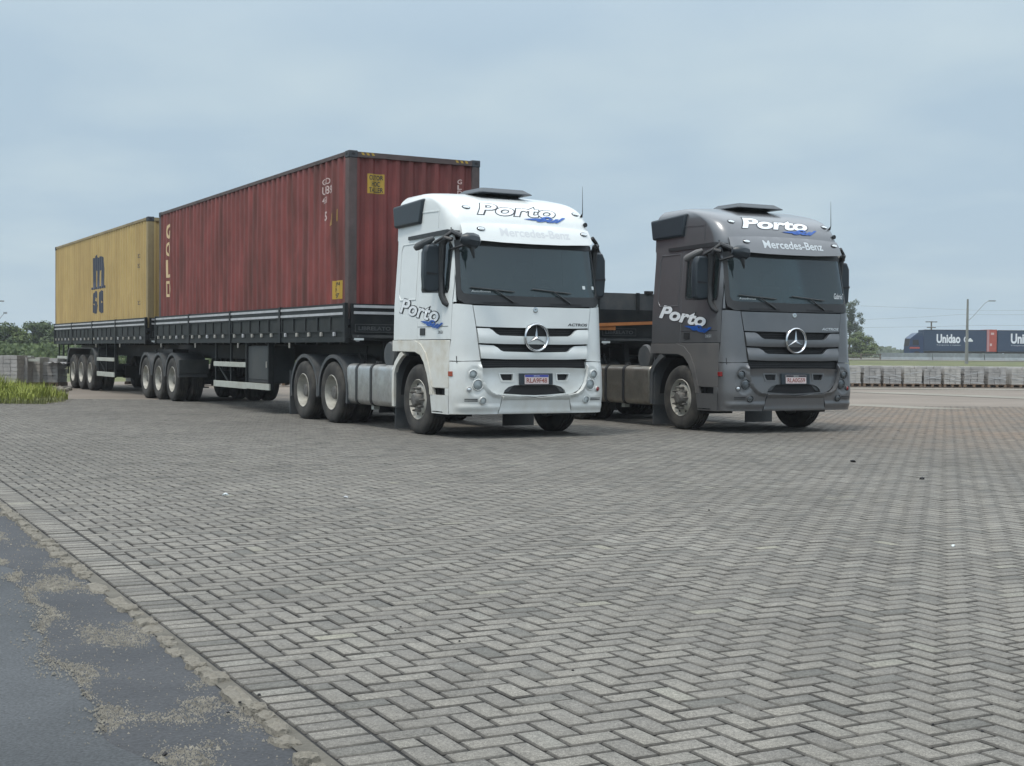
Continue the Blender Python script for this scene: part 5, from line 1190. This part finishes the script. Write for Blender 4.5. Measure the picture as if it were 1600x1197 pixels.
def far_box(u0, u1, name, label, red_u=None, txt=None, group='navy box trailers of the passing lorry'):
    Z = 170; a = at(u0, 550, Z); b = at(u1, 550, Z); w_ = b.x-a.x; T = empty('box_trailer', (a.x, Z, .74), label=label, cat='trailer', group=group)
    xr = w_ if red_u is None else at(red_u, 550, Z).x-a.x
    MB().box(0, xr, 0, 2.5, 1.02, 3.66).build('box_body', M['navy'], T, False, .03)
    if red_u is not None:
        q = MB().box(xr+.01, w_, -.02, 2.5, 1.0, 3.74).build('red_end_section', M['redbox'], T); 
        MB().box(xr+.5, w_-.35, -.03, -.021, 3.1, 3.35).box(xr+.4, w_-.6, -.03, -.021, 1.7, 2.0).build('pale_marking', M['pinkink'], q)
        MB().box(xr+.02, xr+.30, -.03, -.021, 1.0, 3.7).build('pale_marking', mat('faded_red', (.40, .2, .2), .6), q)
    MB().box(.05, w_-.05, .0, 2.5, .80, 1.0).build('chassis', M['void'], T)
    MB().box(.0, xr, -.015, -.005, 3.60, 3.68).build('roof_edge', M['ink'], T)
    for i_, xw in enumerate((w_*.62, w_*.62+1.25, w_*.62+2.5)):
        MB().lathe([(0, .0), (0, .25), (-.02, .5), (.3, .5), (.3, 0)], c=(xw, .0, .5), n=18, axis='y').build('wheel', M['rubber'], T, True)
    if txt:
        for s_, ux, vz, wx, hz, mm, off in txt:
            p0 = at(ux, 550, Z); text(s_, .5, lambda u, z, d=0.: (u, -.03, z), mm, parent=T, width=wx, height=hz, u0=p0.x-a.x, v0=vz-.74, offset=off)
    return T
far_box(1443.5, 1557, 'a', 'navy box trailer lettered Unidao right behind the blue cab on the highway', 1541.5, [('Unidao', 1463, 2.75, 2.95, 1.12, M['whiteink'], .018), ('Transportes e Logistica', 1463, 2.42, 3.0, .16, M['silverink'], .004), ('C', 1505.5, 2.85, .5, .75, M['whiteink'], .02)])
far_box(1558.5, 1700, 'b', 'navy box trailer of the passing lorry cut by the right picture edge', None, [('Unidao', 1579, 2.75, 3.4, 1.25, M['whiteink'], .018), ('Transportes e Logistica', 1579, 2.42, 3.4, .17, M['silverink'], .004)])
a = at(1420.5, 550, 170); T = empty('passing_lorry_cab', (a.x, 170, .74), label='small bright blue lorry cab driving on the highway', cat='lorry')
MB().prism([(0, .4), (.02, 1.6), (.14, 2.55), (.25, 2.68), (.95, 3.22), (1.15, 3.28), (1.75, 3.28), (1.8, 2.9), (1.8, .4)], 0, 2.45, 'y').build('cab_body', M['bluecab'], T, False, .04)
MB().prism([(.85, 2.95), (1.05, 3.30), (1.74, 3.30), (1.74, 2.9)], -.01, -.005, 'y').build('roof_fairing', M['navy'], T)
MB().prism([(.42, 1.75), (.42, 2.4), (1.15, 2.4), (1.2, 1.75)], -.02, -.005, 'y').build('window', M['void'], T)
MB().add([(-.01, .15, 1.62), (-.01, 2.3, 1.62), (.12, 2.3, 2.52), (.12, .15, 2.52)], [(0, 1, 2, 3)]).build('windscreen', M['void'], T)
MB().box(.05, 1.3, -.02, -.005, 1.3, 1.5).build('red_stripe', M['redbox'], T)
MB().lathe([(0, 0), (0, .25), (-.02, .5), (.3, .5), (.3, 0)], c=(.95, -.01, .5), n=18, axis='y').build('wheel', M['rubber'], T, True)
MB().box(1.8, 2.7, .3, 2.2, .55, .95).build('chassis', M['void'], T)
# street lamp
M['conc'] = mat('pole_concrete', (.20, .205, .195), .85, var=.15, vscale=2)
def lamp_post(u, vb, vt, Z, z0, arm, label):
    a = at(u, vb, Z); b = at(u+.5, vt, Z); T = empty('street_lamp', (a.x, Z, z0), label=label, cat='street lamp')
    zt = b.z-z0; MB().tube([(0, 0, 0), (.03, 0, zt)], [.16, .085], 8).build('pole', M['conc'], T, True)
    MB().tube([(arm[i][0], 0, arm[i][1]) for i in range(len(arm))], .028, 6).build('arm', M['steelg'], T, True)
    e = arm[-1]; MB().box(e[0]-.05, e[0]+.55, -.12, .12, e[1]-.06, e[1]+.05).build('lamp_head', M['steelg'], T, True, .03); return T
M['steelg'] = mat('galvanised_steel', (.26, .29, .31), .5, metal=.3)
a = at(1510, 560, 120); k_ = 120/2136.8
lp = lamp_post(1510, 572, 467.5, 120, .5, [(.06, 3.75), (.5, 4.15), (1.55, 5.35), (1.9, 5.55)], 'leaning concrete street lamp with thin curved arm in front of the blue lorry')
MB().box(.1, .5, -.1, .1, 1.95, 2.05).prism([(.1, 2.05), (.5, 2.05), (.3, 2.25)], -.1, .1, 'y').build('white_sign_cap', M['whiteink'], lp)
# utility pole and wires
a = at(1455.3, 503, 230); T = empty('utility_pole', (a.x, 230, .5), label='small dark utility pole with two crossarms behind the blue lorry', cat='utility pole')
zt = a.z-.5; MB().tube([(0, 0, 0), (0, 0, zt+.1)], [.2, .12], 7).build('pole', M['bark'], T, True)
for z, hw in ((zt, .98), (zt-.95, .75)): MB().box(-hw, hw, -.06, .06, z-.07, z+.07).build('crossarm', M['bark'], T)
for k_, (pts, l_) in enumerate((([(1345, 478), (1450, 482), (1545, 485.5), (1700, 484)], 'topmost of the thin power lines right of the dark grey tractor'), ([(1345, 499.5), (1430, 496), (1500, 491.5), (1700, 492)], 'middle thin power line passing behind the street lamp'), ([(1345, 512), (1455, 510.5), (1520, 508.5), (1700, 509)], 'lowest thin power line just above the blue lorry'))):
    P_ = [at(u, v_, 228) for u, v_ in pts]; o = MB().tube([tuple(q-P_[0]) for q in P_], .020, 4).build('power_line', M['steelg']); o.location = P_[0]; tag(o, l_, 'wire')
# pole at the left edge whose lamp reaches into the picture
a = at(-14, 540, 140); T = empty('street_lamp', (a.x, 140, .3), label='lamp head and crossarm tip of a pole standing just outside the left edge', cat='street lamp')
h_ = at(-14, 462, 140).z-.3; MB().tube([(0, 0, 0), (0, 0, h_)], [.16, .1], 8).build('pole', M['conc'], T, True)
zc_ = at(0, 470.5, 140).z-.3; MB().box(-1.2, 1.32, -.06, .06, zc_-.05, zc_+.05).build('crossarm', M['bark'], T)
zl = at(8, 489, 140).z-.3; MB().tube([(0, 0, zl-1.2), (.9, 0, zl-.6), (1.35, 0, zl)], .03, 6).build('arm', M['steelg'], T, True); MB().box(1.3, 1.62, -.1, .1, zl-.09, zl+.09).build('lamp_head', M['steelg'], T)
# little dark bits on the paving
def ground_at(u, v_):
    q = cam.matrix_world @ (Vector(((u-800)/2136.8, -(v_-598.5)/2136.8, -1))); o = cam.matrix_world.translation; d = q-o; return o+d*(-o.z/d.z)
def bit(u, v_, s_, m_, nm, l_, g_=None):
    p = ground_at(u, v_); bmh = bmesh.new(); bmesh.ops.create_icosphere(bmh, subdivisions=1, radius=s_); rr = random.Random(int(u))
    for q in bmh.verts: q.co *= rr.uniform(.6, 1.2); q.co.z *= .6
    me = bpy.data.meshes.new(nm); bmh.to_mesh(me); bmh.free(); me.materials.append(m_); o = put(nm, me, None, (p.x, p.y, s_*.3)); tag(o, l_, 'stone' if nm == 'pebble' else 'leaf' if nm=='dead_leaf' else 'litter', g_)
bit(1333, 722, .035, M['void'], 'pebble', 'small black lump on the paving below the front wheel of the dark grey tractor')
bit(1441, 749, .032, M['void'], 'pebble', 'small black lump on the paving at right, nearer than the other')
bit(1489, 854, .018, M['dot'], 'paper_scrap', 'tiny white scrap on the paving at the right')
bit(352, 774, .03, M['dot'], 'paper_scrap', 'tiny pale scrap on the paving at mid left')
bit(540, 778, .022, M['strip'], 'paper_scrap', 'pale crushed scrap on the paving left of centre')
for i, (u, v_, s_) in enumerate(((895, 1048, .006), (718, 1002, .006), (1535, 1143, .006), (405, 1086, .008), (375, 1098, .007), (325, 820, .012), (258, 1180, .012), (357, 1114, .008), (626, 980, .006), (618, 986, .006), (1108, 798, .012), (1458, 1132, .005))):
    bit(u, v_, s_, M['void'], 'pebble', 'tiny dark pebble lying on the paving', 'tiny dark pebbles')

# ------------------------------------------------------------------ thin coastal haze
HZ = MB().box(-320, 560, -6, 520, -1.06, 14).build('haze', M['void']); HZ.data.materials.clear()
hm_ = bpy.data.materials.new('haze'); hm_.use_nodes = True; N = hm_.node_tree.nodes; L = hm_.node_tree.links
for n in list(N): N.remove(n)
pv = N.new('ShaderNodeVolumePrincipled'); pv.inputs['Color'].default_value = (.90, .95, 1, 1); pv.inputs['Density'].default_value = .00045
oo = N.new('ShaderNodeOutputMaterial'); L.new(pv.outputs[0], oo.inputs['Volume']); HZ.data.materials.append(hm_); HZ['kind'] = 'stuff'
